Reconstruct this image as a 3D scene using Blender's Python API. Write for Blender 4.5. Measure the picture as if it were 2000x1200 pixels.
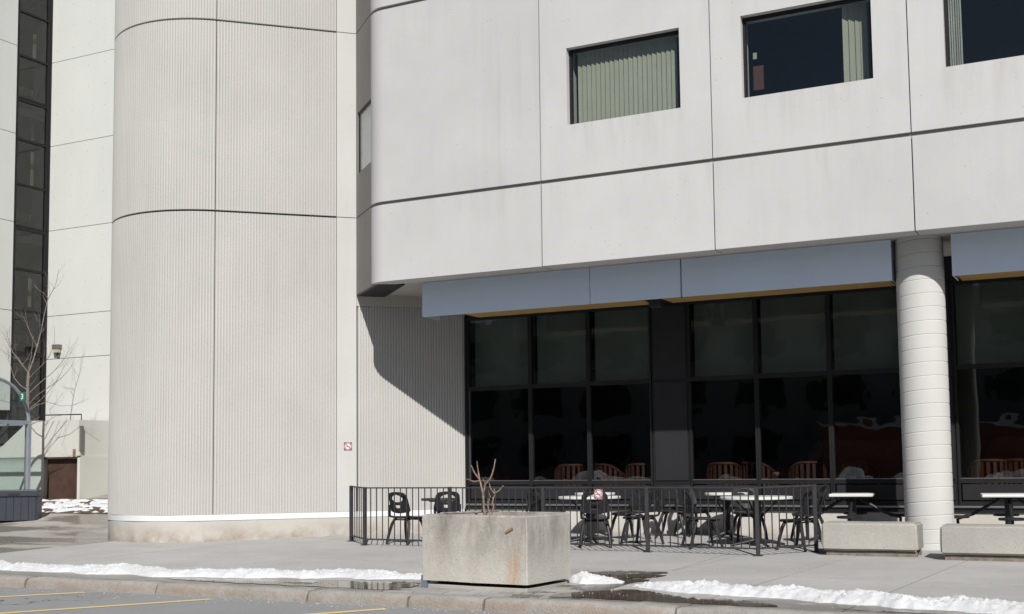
import bpy, bmesh, math, random
from math import sin, cos, pi, radians, sqrt, atan2
from mathutils import Vector, Matrix, noise
random.seed(7)
for o in list(bpy.data.objects):
    bpy.data.objects.remove(o)
S = bpy.context.scene
COL = S.collection
# ------------------------------------------------------------------ camera
# world: X along the long facade (to the right), Y into the building, Z up; z = 0 at the foot of the glazed wall
YAW, PITCH, ROLL = 0.47366, 0.07843, -0.011636
FPX, CY = 2340.5, 725.2
fw = Vector((-sin(YAW)*cos(PITCH), cos(YAW)*cos(PITCH), sin(PITCH)))
rt = Vector((cos(YAW), sin(YAW), 0))
up = rt.cross(fw)
R_ = cos(ROLL)*rt + sin(ROLL)*up
U_ = -sin(ROLL)*rt + cos(ROLL)*up
cam = bpy.data.cameras.new('camera')
co = bpy.data.objects.new('camera', cam)
COL.objects.link(co)
B_ = -fw
co.matrix_world = Matrix(((R_.x, U_.x, B_.x, 0), (R_.y, U_.y, B_.y, 0), (R_.z, U_.z, B_.z, 1.25), (0, 0, 0, 1)))
cam.sensor_fit = 'HORIZONTAL'
cam.sensor_width = 36
cam.lens = FPX/2000*36
cam.shift_y = (CY-600)/2000
cam.clip_start = 0.1
cam.clip_end = 2000
S.camera = co
# ------------------------------------------------------------------ light
AZ, EL = radians(-57.5), radians(39.75)
sd = Vector((cos(AZ)*cos(EL), sin(AZ)*cos(EL), sin(EL)))
w = bpy.data.worlds.new('World')
S.world = w
w.use_nodes = True
wn = w.node_tree
sky = wn.nodes.new('ShaderNodeTexSky')
sky.sky_type = 'NISHITA'
sky.sun_disc = False
sky.sun_elevation = EL
sky.sun_rotation = pi/2 - AZ
sky.air_density = 1.0
sky.dust_density = 0.6
bg = wn.nodes['Background']
bg.inputs['Strength'].default_value = 0.05
wn.links.new(sky.outputs['Color'], bg.inputs['Color'])
sl = bpy.data.lights.new('sun', 'SUN')
sl.energy = 5.0
sl.angle = radians(0.53)
sl.color = (1.0, 0.972, 0.93)
so = bpy.data.objects.new('sun', sl)
so.rotation_euler = sd.to_track_quat('Z', 'Y').to_euler()
so.location = sd*60
COL.objects.link(so)
S.view_settings.view_transform = 'Standard'
S.view_settings.look = 'None'
S.view_settings.gamma = 1
S.view_settings.exposure = -0.21
S.render.engine = 'CYCLES'
S.cycles.max_bounces = 8
S.cycles.diffuse_bounces = 1
S.cycles.transparent_max_bounces = 12

# ------------------------------------------------------------------ materials
MATS = {}

class NT:
    def __init__(self, name):
        self.m = bpy.data.materials.new(name)
        self.m.use_nodes = True
        self.t = self.m.node_tree
        self.b = self.t.nodes['Principled BSDF']
        self.tc = self.t.nodes.new('ShaderNodeTexCoord')
    def n(self, kind, **kw):
        x = self.t.nodes.new(kind)
        for k, v in kw.items():
            setattr(x, k, v)
        return x
    def l(self, a, b):
        self.t.links.new(a, b)
    def coords(self, scale=(1, 1, 1), rot=(0, 0, 0)):
        mp = self.n('ShaderNodeMapping')
        mp.inputs['Scale'].default_value = scale
        mp.inputs['Rotation'].default_value = rot
        self.l(self.tc.outputs['Object'], mp.inputs['Vector'])
        return mp.outputs['Vector']
    def noise(self, scale, detail=4, rough=.55, vec=None):
        x = self.n('ShaderNodeTexNoise')
        x.inputs['Scale'].default_value = scale
        x.inputs['Detail'].default_value = detail
        x.inputs['Roughness'].default_value = rough
        self.l(vec if vec else self.coords(), x.inputs['Vector'])
        return x.outputs['Fac']
    def voronoi(self, scale, vec=None):
        x = self.n('ShaderNodeTexVoronoi')
        x.inputs['Scale'].default_value = scale
        self.l(vec if vec else self.coords(), x.inputs['Vector'])
        return x.outputs['Distance']
    def ramp(self, fac, p0, p1, c0=0., c1=1.):
        x = self.n('ShaderNodeMapRange')
        x.inputs['From Min'].default_value = p0
        x.inputs['From Max'].default_value = p1
        x.inputs['To Min'].default_value = c0
        x.inputs['To Max'].default_value = c1
        self.l(fac, x.inputs['Value'])
        return x.outputs['Result']
    def mul(self, a, b, op='MULTIPLY'):
        x = self.n('ShaderNodeMath', operation=op)
        for i, v in enumerate((a, b)):
            if isinstance(v, (int, float)):
                x.inputs[i].default_value = v
            else:
                self.l(v, x.inputs[i])
        return x.outputs[0]
    def mix(self, fac, a, b, mode='MIX'):
        x = self.n('ShaderNodeMix', data_type='RGBA', blend_type=mode)
        if isinstance(fac, (int, float)):
            x.inputs[0].default_value = fac
        else:
            self.l(fac, x.inputs[0])
        for i, v in ((6, a), (7, b)):
            if isinstance(v, tuple):
                x.inputs[i].default_value = (*v, 1)
            else:
                self.l(v, x.inputs[i])
        return x.outputs[2]
    def bump(self, h, strength=.3, dist=.01):
        x = self.n('ShaderNodeBump')
        x.inputs['Strength'].default_value = strength
        x.inputs['Distance'].default_value = dist
        self.l(h, x.inputs['Height'])
        self.l(x.outputs['Normal'], self.b.inputs['Normal'])
    def out(self, col=None, rough=.8, metal=0, spec=None):
        if col is not None:
            if isinstance(col, tuple):
                self.b.inputs['Base Color'].default_value = (*col, 1)
            else:
                self.l(col, self.b.inputs['Base Color'])
        if isinstance(rough, (int, float)):
            self.b.inputs['Roughness'].default_value = rough
        else:
            self.l(rough, self.b.inputs['Roughness'])
        self.b.inputs['Metallic'].default_value = metal
        if spec is not None:
            self.b.inputs['Specular IOR Level'].default_value = spec
        MATS[self.m.name] = self.m
        return self.m

def grey(c, k):
    return tuple(min(1, x*k) for x in c)

def concrete(name, base, var=.10, streak=.0, pores=.0, pore_scale=22, fine=.08, objvar=.0, stain=None, stain_z=None, bump=.25, speck=.0, sill=False):
    k = NT(name)
    c = k.mix(k.ramp(k.noise(.7, 5, .6), .3, .7), grey(base, 1-var), grey(base, 1+var*.5))
    c = k.mix(k.ramp(k.noise(60, 3, .7), .3, .7), grey((1, 1, 1), 1-fine), (1, 1, 1), 'MIX') if False else c
    f = k.ramp(k.noise(70, 3, .7), .25, .75, 1-fine, 1+fine*.3)
    cf = k.n('ShaderNodeCombineColor')
    for i in range(3):
        k.l(f, cf.inputs[i])
    c = k.mix(1.0, c, cf.outputs[0], 'MULTIPLY')
    if streak > 0:
        s = k.ramp(k.noise(1.0, 4, .6, k.coords((5, 5, .28))), .45, .75)
        s2 = k.ramp(k.noise(.5, 3, .5), .4, .7)
        c = k.mix(k.mul(k.mul(s, s2), streak), c, grey(base, .62))
    if objvar > 0:
        oi = k.n('ShaderNodeObjectInfo')
        v = k.ramp(oi.outputs['Random'], 0, 1, 1-objvar, 1)
        cf2 = k.n('ShaderNodeCombineColor')
        for i in range(3):
            k.l(v, cf2.inputs[i])
        c = k.mix(1.0, c, cf2.outputs[0], 'MULTIPLY')
    h = k.noise(45, 4, .6)
    if pores > 0:
        v = k.voronoi(pore_scale)
        p = k.ramp(v, .05, .11, 1, 0)
        keep = k.ramp(k.noise(5, 2, .5), .5, .62)
        p = k.mul(p, keep)
        c = k.mix(k.mul(p, pores), c, grey(base, .3))
        h = k.mul(h, k.mul(p, 2.5), 'SUBTRACT')
    if speck > 0:
        sp = k.ramp(k.noise(160, 2, .8), .62, .72)
        c = k.mix(k.mul(sp, speck), c, grey(base, .45))
    if stain is not None:
        z0, z1, colr, amt = stain
        sx = k.n('ShaderNodeSeparateXYZ')
        k.l(k.tc.outputs['Object'], sx.inputs[0])
        zz = k.ramp(sx.outputs['Z'], z0, z1, 1, 0)
        nn = k.ramp(k.noise(2.4, 5, .65), .38, .62)
        c = k.mix(k.mul(k.mul(zz, nn), amt), c, colr)
    if sill:
        # dirt washed down below the window sills (windows repeat every 2.965 m)
        sx = k.n('ShaderNodeSeparateXYZ')
        k.l(k.tc.outputs['Object'], sx.inputs[0])
        fx = k.mul(k.mul(sx.outputs['X'], 8.51+29.65, 'ADD'), 1/2.965)
        fx = k.mul(fx, 1.0, 'MODULO')
        mx = k.mul(k.mul(k.ramp(fx, .14, .18), k.ramp(fx, .82, .86, 1, 0)), k.ramp(sx.outputs['X'], -8.52, -8.5))
        mz = k.mul(k.ramp(sx.outputs['Z'], 6.0, 6.84), k.ramp(sx.outputs['Z'], 6.85, 6.86, 1, 0))
        ns = k.ramp(k.noise(1.0, 6, .65, k.coords((7, 7, .7))), .42, .72)
        c = k.mix(k.mul(k.mul(k.mul(mx, mz), ns), .34), c, (.38, .34, .30))
        # faint rain marks under the long groove and dusty lower lip
        m2 = k.mul(k.ramp(sx.outputs['Z'], 5.2, 5.91), k.ramp(sx.outputs['Z'], 5.912, 5.92, 1, 0))
        n2 = k.ramp(k.noise(1.0, 6, .7, k.coords((4, 4, .5))), .52, .75)
        c = k.mix(k.mul(k.mul(m2, n2), .35), c, (.38, .36, .33))
    k.bump(h, bump, .006)
    return k.out(c, .88, 0, .25)

def plain(name, col, rough=.5, metal=0, var=.12, scale=6, spec=None, bump=0):
    k = NT(name)
    c = k.mix(k.ramp(k.noise(scale, 4, .6), .3, .7), grey(col, 1-var), grey(col, 1+var*.6))
    if bump:
        k.bump(k.noise(40, 3), bump, .004)
    return k.out(c, rough, metal, spec)

concrete('facade_concrete', (.625, .62, .61), .06, .3, .45, 9, .06, .07, bump=.2, sill=True)
concrete('tower_concrete', (.60, .583, .552), .055, .25, .35, 12, .08, .03, bump=.25, speck=.2)
concrete('strip_concrete', (.62, .61, .59), .05, .25, .2, 10, .05)
concrete('wing_concrete', (.68, .69, .66), .035, .14, .2, 4.5, .03, .02)
concrete('block_concrete', (.66, .655, .60), .07, .2, .3, 6, .05)
concrete('base_concrete', (.58, .555, .50), .10, .3, .2, 12, .06, stain=(-.07, .26, (.30, .22, .16), .85))
concrete('low_wall_concrete', (.66, .63, .57), .08, .25, .2, 10, .05, stain=(-.02, .2, (.36, .30, .23), .6))
concrete('planter_concrete', (.51, .485, .44), .20, .6, .9, 17, .20, .04, stain=(.8, .2, (.30, .27, .24), .0), speck=.45, bump=.5)
concrete('column_concrete', (.64, .63, .605), .06, .15, .35, 11, .06)
concrete('slab_concrete', (.44, .43, .415), .10, .0, .12, 16, .09, .05, speck=.2)
concrete('walk_concrete', (.40, .375, .34), .14, .0, .1, 12, .1)
concrete('paver_concrete', (.43, .415, .395), .10, .0, .1, 30, .14, .16, bump=.5)
concrete('soffit_concrete', (.56, .53, .48), .05, .1, .0, 10, .05)
concrete('groove_concrete', (.34, .32, .29), .08, .2, 0, 10, .06)
concrete('link_shade_concrete', (.27, .25, .235), .08, .3, .1, 10, .06)  # concrete darkened to put the link wall's shade into its colour
concrete('seam_dark', (.09, .085, .08), .2)
concrete('curb_concrete', (.45, .41, .36), .12, .0, .4, 26, .15, .05, stain=(-.14, -.30, (.36, .22, .13), .0), bump=.5, speck=.35)

# planter body: darker upper weathering, a rust run below the metal tab
k = NT('planter_weathered')
base = (.60, .57, .515)
c = k.mix(k.ramp(k.noise(1.3, 5, .6), .3, .7), grey(base, .88), grey(base, 1.05))
sx = k.n('ShaderNodeSeparateXYZ'); k.l(k.tc.outputs['Object'], sx.inputs[0])
zt = k.ramp(sx.outputs['Z'], .18, .66)
st = k.ramp(k.noise(1.0, 8, .72, k.coords((3.5, 3.5, 1.1))), .36, .66)

rx = k.ramp(k.noise(1, 5, .65, k.coords((14, 14, 1.0))), .38, .6)
gate = k.mul(k.ramp(sx.outputs['X'], .42, .50), k.ramp(sx.outputs['X'], .60, .66, 1, 0))
c = k.mix(k.mul(k.mul(rx, gate), k.ramp(sx.outputs['Z'], .62, .3, 0, .8)), c, (.50, .28, .10))
c = k.mix(k.ramp(k.noise(7, 6, .7), .3, .7, 0, .5), c, grey(base, .72))
c = k.mix(k.mul(k.ramp(k.noise(18, 4, .7), .55, .7), .28), c, (.33, .30, .265))
c = k.mix(k.mul(k.mul(zt, st), .78), c, (.19, .17, .148))
v = k.ramp(k.voronoi(26), .06, .13, 1, 0)
keep = k.ramp(k.noise(5, 2, .5), .40, .52)
pp = k.mul(v, keep)
c = k.mix(k.mul(pp, .85), c, (.13, .115, .10))
sp = k.ramp(k.noise(150, 2, .8), .58, .70)
c = k.mix(k.mul(sp, .4), c, (.25, .23, .2))
k.bump(k.mul(k.noise(50, 4), k.mul(pp, 3), 'SUBTRACT'), .6, .008)
k.out(c, .9, 0, .2)

# asphalt: grey, salt-bleached, fine aggregate
k = NT('asphalt')
c = k.mix(k.ramp(k.noise(.45, 6, .65), .3, .7), (.285, .285, .29), (.345, .345, .35))
c = k.mix(k.mul(k.ramp(k.noise(110, 2, .8), .5, .68), .55), c, (.12, .12, .125))
c = k.mix(k.mul(k.ramp(k.noise(85, 2, .8, k.coords((1.3, 1.1, 1))), .62, .72), .5), c, (.48, .48, .48))
cr = k.n('ShaderNodeTexVoronoi', feature='DISTANCE_TO_EDGE'); cr.inputs['Scale'].default_value = .55
wv = k.n('ShaderNodeVectorMath', operation='ADD')
nz = k.n('ShaderNodeTexNoise'); nz.inputs['Scale'].default_value = 2.2
k.l(k.coords(), nz.inputs['Vector']); k.l(nz.outputs['Color'], wv.inputs[0]); k.l(k.coords(), wv.inputs[1])
k.l(wv.outputs[0], cr.inputs['Vector'])
c = k.mix(k.mul(k.ramp(cr.outputs['Distance'], .0, .012, 1, 0), k.ramp(k.noise(.35, 2), .5, .6)), c, (.06, .06, .06))
k.bump(k.noise(90, 3, .7), .6, .006)
k.out(c, .85, 0, .3)

# yellow road paint, worn
k = NT('yellow_paint')
c = k.mix(k.ramp(k.noise(14, 5, .7), .56, .70), (.80, .60, .26), (.50, .46, .36))
k.out(c, .75)

# curb: rust coloured band along the traffic face
k = NT('curb_stained')
c = k.mix(k.ramp(k.noise(1.2, 5, .6), .3, .7), (.34, .325, .30), (.46, .445, .42))
c = k.mix(k.mul(k.ramp(k.noise(9, 5, .7), .45, .68), .5), c, (.27, .245, .215))
sx = k.n('ShaderNodeSeparateXYZ'); k.l(k.tc.outputs['Object'], sx.inputs[0])
zb = k.mul(k.ramp(sx.outputs['Z'], -.325, -.27), k.ramp(sx.outputs['Z'], -.23, -.185, 1, 0))
st = k.ramp(k.noise(2.0, 5, .7), .34, .60)
c = k.mix(k.mul(k.mul(zb, st), .6), c, (.33, .225, .15))
c = k.mix(k.mul(k.ramp(k.noise(60, 3, .8), .55, .68), .55), c, (.17, .155, .14))
k.bump(k.noise(40, 4, .65), .9, .015)
k.out(c, .9, 0, .2)

# walkway on the left: damp patches
k = NT('damp_walk')
c = k.mix(k.ramp(k.noise(.9, 5, .6), .3, .7), (.36, .335, .30), (.46, .43, .395))
wet = k.ramp(k.noise(.55, 4, .55, k.coords((.6, 1.6, 1))), .46, .53)
c = k.mix(k.mul(wet, .62), c, (.135, .115, .085))
r = k.ramp(wet, 0, 1, .85, .22)
k.bump(k.noise(60, 3), .15, .004)
k.out(c, r, 0, .4)

k = NT('paver_damp')
base = (.455, .44, .42)
c = k.mix(k.ramp(k.noise(3, 5, .65), .3, .7), grey(base, .84), grey(base, 1.08))
oi = k.n('ShaderNodeObjectInfo')
cf = k.n('ShaderNodeCombineColor')
vv = k.ramp(oi.outputs['Random'], 0, 1, .82, 1)
for i in range(3):
    k.l(vv, cf.inputs[i])
c = k.mix(1.0, c, cf.outputs[0], 'MULTIPLY')
sx = k.n('ShaderNodeSeparateXYZ'); k.l(k.tc.outputs['Object'], sx.inputs[0])
wz = k.mul(k.ramp(k.noise(1.6, 5, .6), .3, .7, -.5, .5), k.mul(oi.outputs['Random'], .5), 'ADD')
wz = k.mul(wz, k.ramp(sx.outputs['X'], -6.3, -5.3, -.5, .45), 'ADD')
wet = k.ramp(wz, .1, .2)
c = k.mix(k.mul(wet, .75), c, (.10, .085, .07))
c = k.mix(k.mul(k.ramp(k.noise(120, 2, .8), .58, .7), .3), c, (.22, .2, .19))
k.bump(k.noise(60, 4, .6), .4, .004)
k.out(c, k.ramp(wet, 0, 1, .85, .25), 0, .35)

# slabs: dry salted concrete with faint lines of salt
k = NT('slab_salted')
base = (.475, .462, .45)
c = k.mix(k.ramp(k.noise(.8, 6, .6), .3, .7), grey(base, .88), grey(base, 1.06))
c = k.mix(k.mul(k.ramp(k.noise(2.5, 5, .7, k.coords((.5, 3, 1))), .58, .72), .35), c, (.62, .62, .615))
c = k.mix(k.mul(k.ramp(k.noise(120, 2, .8), .58, .7), .25), c, (.25, .24, .23))
sx = k.n('ShaderNodeSeparateXYZ'); k.l(k.tc.outputs['Object'], sx.inputs[0])
wn_ = k.mul(k.ramp(k.noise(1.1, 6, .65, k.coords((.6, 1.3, 1))), .3, .7, -.55, .55), sx.outputs['Y'], 'ADD')
wet = k.ramp(wn_, 12.25, 12.5, 1, 0)
c = k.mix(k.mul(wet, .68), c, (.17, .15, .125))
ln = k.n('ShaderNodeTexNoise'); ln.inputs['Scale'].default_value = 1; ln.inputs['Detail'].default_value = 7; ln.inputs['Roughness'].default_value = .75
k.l(k.coords((1.5, 6, 1), (0, 0, .3)), ln.inputs['Vector'])
c = k.mix(k.mul(k.ramp(ln.outputs['Fac'], .60, .66), .45), c, (.66, .66, .655))
oi = k.n('ShaderNodeObjectInfo')
cf = k.n('ShaderNodeCombineColor')
vv = k.ramp(oi.outputs['Random'], 0, 1, .93, 1)
for i in range(3):
    k.l(vv, cf.inputs[i])
c = k.mix(1.0, c, cf.outputs[0], 'MULTIPLY')
k.bump(k.noise(70, 4, .6), .25, .004)
k.out(c, k.ramp(wet, 0, 1, .85, .35), 0, .3)

plain('dark_metal', (.019, .018, .019), .5, .0, .15, 5, .25)
plain('spandrel_metal', (.027, .026, .029), .5, .0, .12, 2, .25)
plain('aluminium_edge', (.40, .40, .42), .35, .8, .1)
plain('fence_metal', (.048, .047, .051), .55, .0, .2, 9, .3)
plain('chair_plastic', (.022, .021, .024), .5, .0, .2, 12, .35)
plain('chair_leg_metal', (.024, .023, .025), .45, .0, .15, 6, .35)
plain('table_white', (.78, .77, .74), .45, .0, .05, 8)
plain('table_dark', (.05, .05, .052), .5, .0, .1)
plain('bulkhead_sky_tint', (.72, .83, .97), .5, .0, .03, 1.5)  # white panels with the bluish skylight tint put into the base colour
plain('ochre_board', (.45, .29, .10), .6, .0, .15, 4)
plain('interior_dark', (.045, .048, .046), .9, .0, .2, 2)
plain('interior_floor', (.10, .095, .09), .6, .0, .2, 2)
plain('roller_shade', (.36, .36, .34), .9, .0, .08, 3)
plain('blind_cream', (.44, .42, .34), .75, .0, .06, 3)
plain('curtain_white', (.58, .56, .52), .8)
plain('red_card', (.11, .035, .028), .7)
plain('lounge_red', (.12, .036, .025), .55, .0, .3, 5)
plain('flashing_white', (.82, .83, .85), .4, .0, .04, 2)
plain('black_rubber', (.02, .02, .021), .7)
plain('rust_metal', (.085, .045, .032), .75, .1, .35, 3)
plain('orange_rust', (.30, .15, .07), .8)
plain('shelter_metal', (.36, .40, .45), .45, .3, .08)
plain('box_plastic', (.034, .040, .054), .5, .0, .12, 4)
plain('sign_green', (.02, .17, .13), .5)
plain('sign_white', (.82, .82, .82), .5, .0, .03)
plain('sign_maroon', (.22, .09, .11), .6, .0, .1)
plain('sign_pink', (.62, .22, .28), .55, .0, .1)
plain('sign_black', (.03, .03, .03), .5)
plain('lamp_cream', (.55, .50, .34), .5)
plain('lamp_grey', (.16, .155, .14), .5)
plain('tie_grey', (.42, .42, .39), .9)
plain('grit_pale', (.50, .48, .45), .9, .0, .5, 9)
plain('soil', (.10, .08, .06), .95, .0, .4, 20, bump=.8)
plain('mulch', (.13, .075, .05), .95, .0, .5, 25, bump=1.)
plain('timber_weathered', (.24, .20, .16), .9, .0, .35, 12, bump=.6)
plain('brick_wall', (.42, .14, .09), .85, .0, .25, 1.2)
plain('red_stems', (.42, .11, .06), .7, .0, .4, .8)
plain('far_concrete', (.30, .29, .27), .9, .0, .1, .3)
plain('ground_cover', (.22, .20, .17), .95, .0, .2, .2)
plain('blue_tape', (.16, .20, .27), .6)

# snow
k = NT('snow')
c = k.mix(k.ramp(k.noise(3.5, 6, .65), .35, .7), (.68, .69, .71), (.82, .83, .845))
c = k.mix(k.mul(k.ramp(k.noise(26, 4, .8), .56, .74), .5), c, (.42, .39, .35))
c = k.mix(k.mul(k.ramp(k.noise(1.1, 5, .6), .45, .7), .35), c, (.60, .58, .55))
k.b.inputs['Subsurface Weight'].default_value = .25
k.b.inputs['Subsurface Radius'].default_value = (.03, .035, .04)
k.b.inputs['Subsurface Scale'].default_value = .5
k.bump(k.noise(55, 5, .7), .55, .02)
k.out(c, .7, 0, .3)

# shallow melt water on the pavement
k = NT('melt_water')
c = k.mix(k.ramp(k.noise(2.2, 4, .6), .3, .7), (.085, .068, .052), (.15, .125, .10))
k.bump(k.noise(9, 2), .012, .01)
k.b.inputs['IOR'].default_value = 1.33
k.b.inputs['Alpha'].default_value = 1
al = k.ramp(k.mul(k.noise(1.5, 6, .65, k.coords((.7, 1.6, 1))), k.mul(k.noise(9, 3, .6), .12), 'ADD'), .455, .50)
k.l(al, k.b.inputs['Alpha'])
k.out(c, k.ramp(k.noise(1.6, 4, .6), .42, .62, .02, .10), 0, .5)

# bark
def bark(name, a, b):
    k = NT(name)
    c = k.mix(k.ramp(k.noise(30, 4, .6, k.coords((1, 1, .35))), .35, .65), a, b)
    k.bump(k.noise(60, 4), .6, .004)
    k.out(c, .85, 0, .2)
bark('bark_tan', (.19, .13, .095), (.40, .30, .235))
bark('bark_grey', (.17, .14, .13), (.34, .29, .27))

def glass(name, tint, wave=0., ior=1.5):
    m = bpy.data.materials.new(name)
    m.use_nodes = True
    t = m.node_tree
    t.nodes.remove(t.nodes['Principled BSDF'])
    o = t.nodes['Material Output']
    fr = t.nodes.new('ShaderNodeLayerWeight'); fr.inputs['Blend'].default_value = .5
    pw = t.nodes.new('ShaderNodeMath'); pw.operation = 'POWER'; pw.inputs[1].default_value = 5
    sc = t.nodes.new('ShaderNodeMath'); sc.operation = 'MULTIPLY_ADD'; sc.inputs[1].default_value = .94; sc.inputs[2].default_value = .06
    t.links.new(fr.outputs['Facing'], pw.inputs[0]); t.links.new(pw.outputs[0], sc.inputs[0])
    tr = t.nodes.new('ShaderNodeBsdfTransparent'); tr.inputs['Color'].default_value = (*tint, 1)
    gl = t.nodes.new('ShaderNodeBsdfGlossy'); gl.inputs['Roughness'].default_value = 0.0
    mx = t.nodes.new('ShaderNodeMixShader')
    t.links.new(sc.outputs[0], mx.inputs[0]); t.links.new(tr.outputs[0], mx.inputs[1]); t.links.new(gl.outputs[0], mx.inputs[2])
    t.links.new(mx.outputs[0], o.inputs['Surface'])
    if wave:
        tc = t.nodes.new('ShaderNodeTexCoord'); nz = t.nodes.new('ShaderNodeTexNoise')
        nz.inputs['Scale'].default_value = 1.7; nz.inputs['Detail'].default_value = 1.5
        bp = t.nodes.new('ShaderNodeBump'); bp.inputs['Strength'].default_value = wave; bp.inputs['Distance'].default_value = .02
        t.links.new(tc.outputs['Object'], nz.inputs['Vector']); t.links.new(nz.outputs['Fac'], bp.inputs['Height'])
        t.links.new(bp.outputs['Normal'], gl.inputs['Normal']); t.links.new(bp.outputs['Normal'], fr.inputs['Normal'])
    MATS[name] = m
glass('store_glass', (.72, .76, .74), .22)
glass('upper_glass', (.87, .90, .89), .06)
glass('strip_glass', (.70, .70, .67), .0)
glass('shelter_glass', (.88, .93, .92), .0)

# ------------------------------------------------------------------ helpers
def sstep(a, b, x):
    t = min(1, max(0, (x-a)/(b-a)))
    return t*t*(3-2*t)

def G(x, y):
    """height of the pavement: falls towards the kerb, rises gently up to the left wing"""
    return -.02*(20.5-min(y, 20.5)) + sstep(-16, -19, x)*max(0, y-18)*.098 + max(0, y-20.5)*.02*sstep(-16, -19, x)

class MB:
    def __init__(self):
        self.v = []; self.f = []
    def add(self, vs, fs):
        n = len(self.v)
        self.v += [tuple(p) for p in vs]
        self.f += [tuple(i+n for i in q) for q in fs]
        return self
    def box(self, x0, x1, y0, y1, z0, z1, bev=0):
        if bev <= 0:
            vs = [(x, y, z) for z in (z0, z1) for y in (y0, y1) for x in (x0, x1)]
            return self.add(vs, [(0, 2, 3, 1), (4, 5, 7, 6), (0, 1, 5, 4), (2, 6, 7, 3), (0, 4, 6, 2), (1, 3, 7, 5)])
        bm = bmesh.new()
        bmesh.ops.create_cube(bm, size=1)
        for q in bm.verts:
            q.co = Vector(((x0+x1)/2+q.co.x*(x1-x0), (y0+y1)/2+q.co.y*(y1-y0), (z0+z1)/2+q.co.z*(z1-z0)))
        bmesh.ops.bevel(bm, geom=bm.edges[:], offset=bev, segments=2, profile=.6, affect='EDGES')
        return self.frombm(bm)
    def frombm(self, bm, mat=None):
        bm.verts.index_update()
        vs = [(mat @ q.co) if mat else q.co.copy() for q in bm.verts]
        fs = [[q.index for q in f.verts] for f in bm.faces]
        bm.free()
        return self.add(vs, fs)
    def prism(self, poly, z0, z1):
        """vertical prism over a plan polygon; z may be a function"""
        n = len(poly)
        a = z0 if callable(z0) else (lambda x, y: z0)
        b = z1 if callable(z1) else (lambda x, y: z1)
        vs = [(x, y, a(x, y)) for x, y in poly]+[(x, y, b(x, y)) for x, y in poly]
        fs = [tuple(reversed(range(n))), tuple(range(n, 2*n))]+[(i, (i+1) % n, n+(i+1) % n, n+i) for i in range(n)]
        return self.add(vs, fs)
    def obox(self, c, ux, uy, sx, sy, z0, z1):
        """box with plan axes ux, uy (unit 2-vectors) about c"""
        poly = [(c[0]+ux[0]*a*sx/2+uy[0]*b*sy/2, c[1]+ux[1]*a*sx/2+uy[1]*b*sy/2) for a, b in ((-1, -1), (1, -1), (1, 1), (-1, 1))]
        return self.prism(poly, z0, z1)
    def tube(self, pts, rad, seg=8, caps=True):
        pts = [Vector(p) for p in pts]
        n = len(pts)
        rr = rad if isinstance(rad, (list, tuple)) else [rad]*n
        vs = []; fs = []
        prev = None
        for i, p in enumerate(pts):
            d = (pts[min(i+1, n-1)]-pts[max(i-1, 0)]).normalized()
            if prev is None:
                a = d.orthogonal().normalized()
            else:
                a = (prev-d*prev.dot(d))
                a = a.normalized() if a.length > 1e-6 else d.orthogonal().normalized()
            prev = a
            b = d.cross(a)
            for s in range(seg):
                t = 2*pi*s/seg
                vs.append(p+(a*cos(t)+b*sin(t))*rr[i])
        for i in range(n-1):
            for s in range(seg):
                s2 = (s+1) % seg
                fs.append((i*seg+s, i*seg+s2, (i+1)*seg+s2, (i+1)*seg+s))
        if caps:
            fs.append(tuple(reversed(range(seg))))
            fs.append(tuple((n-1)*seg+s for s in range(seg)))
        return self.add(vs, fs)
    def disc(self, c, r, z0, z1, seg=40, bev=.0):
        ring = []
        prof = [(r-bev, z0), (r, z0+bev), (r, z1-bev), (r-bev, z1)] if bev else [(r, z0), (r, z1)]
        vs = []; fs = []
        for rr, z in prof:
            for s in range(seg):
                t = 2*pi*s/seg
                vs.append((c[0]+rr*cos(t), c[1]+rr*sin(t), z))
        for i in range(len(prof)-1):
            for s in range(seg):
                s2 = (s+1) % seg
                fs.append((i*seg+s, i*seg+s2, (i+1)*seg+s2, (i+1)*seg+s))
        fs.append(tuple(reversed(range(seg))))
        fs.append(tuple((len(prof)-1)*seg+s for s in range(seg)))
        return self.add(vs, fs)
    def build(self, name, mat, parent=None, smooth=False, world=True, label=None):
        me = bpy.data.meshes.new(name)
        me.from_pydata([tuple(p) for p in self.v], [], self.f)
        me.validate()
        me.materials.append(MATS[mat])
        o = bpy.data.objects.new(name, me)
        COL.objects.link(o)
        if smooth:
            for p in me.polygons:
                p.use_smooth = True
            try:
                me.set_sharp_from_angle(angle=radians(38))
            except Exception:
                pass
        if parent is not None:
            o.parent = parent
            if world:
                r = parent
                m = Matrix.Identity(4)
                while r is not None:
                    m = r.matrix_basis @ m if r.parent is None else r.matrix_parent_inverse @ r.matrix_basis @ m
                    r = r.parent
                o.matrix_parent_inverse = m.inverted()
        if label:
            o['label'] = label
        return o

def tag(o, label, cat, group=None):
    o['label'] = label; o['category'] = cat
    if group:
        o['group'] = group
    return o

def thing(name, label, cat, loc=(0, 0, 0), rz=0, group=None):
    o = bpy.data.objects.new(name, None)
    o.empty_display_size = .2
    o.location = loc; o.rotation_euler = (0, 0, rz)
    o.matrix_basis = Matrix.Translation(Vector(loc)) @ Matrix.Rotation(rz, 4, 'Z')
    COL.objects.link(o)
    return tag(o, label, cat, group)

def struct(o, kind='structure'):
    o['kind'] = kind
    return o

def copy_thing(src, loc, rz, label, group=None):
    r = src.copy(); COL.objects.link(r)
    r.matrix_basis = Matrix.Translation(Vector(loc)) @ Matrix.Rotation(rz, 4, 'Z')
    r['label'] = label
    if group:
        r['group'] = group
    for ch in list(src.children):
        c = ch.copy(); COL.objects.link(c); c.parent = r
        for g in list(ch.children):
            d = g.copy(); COL.objects.link(d); d.parent = c
    return r

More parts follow.
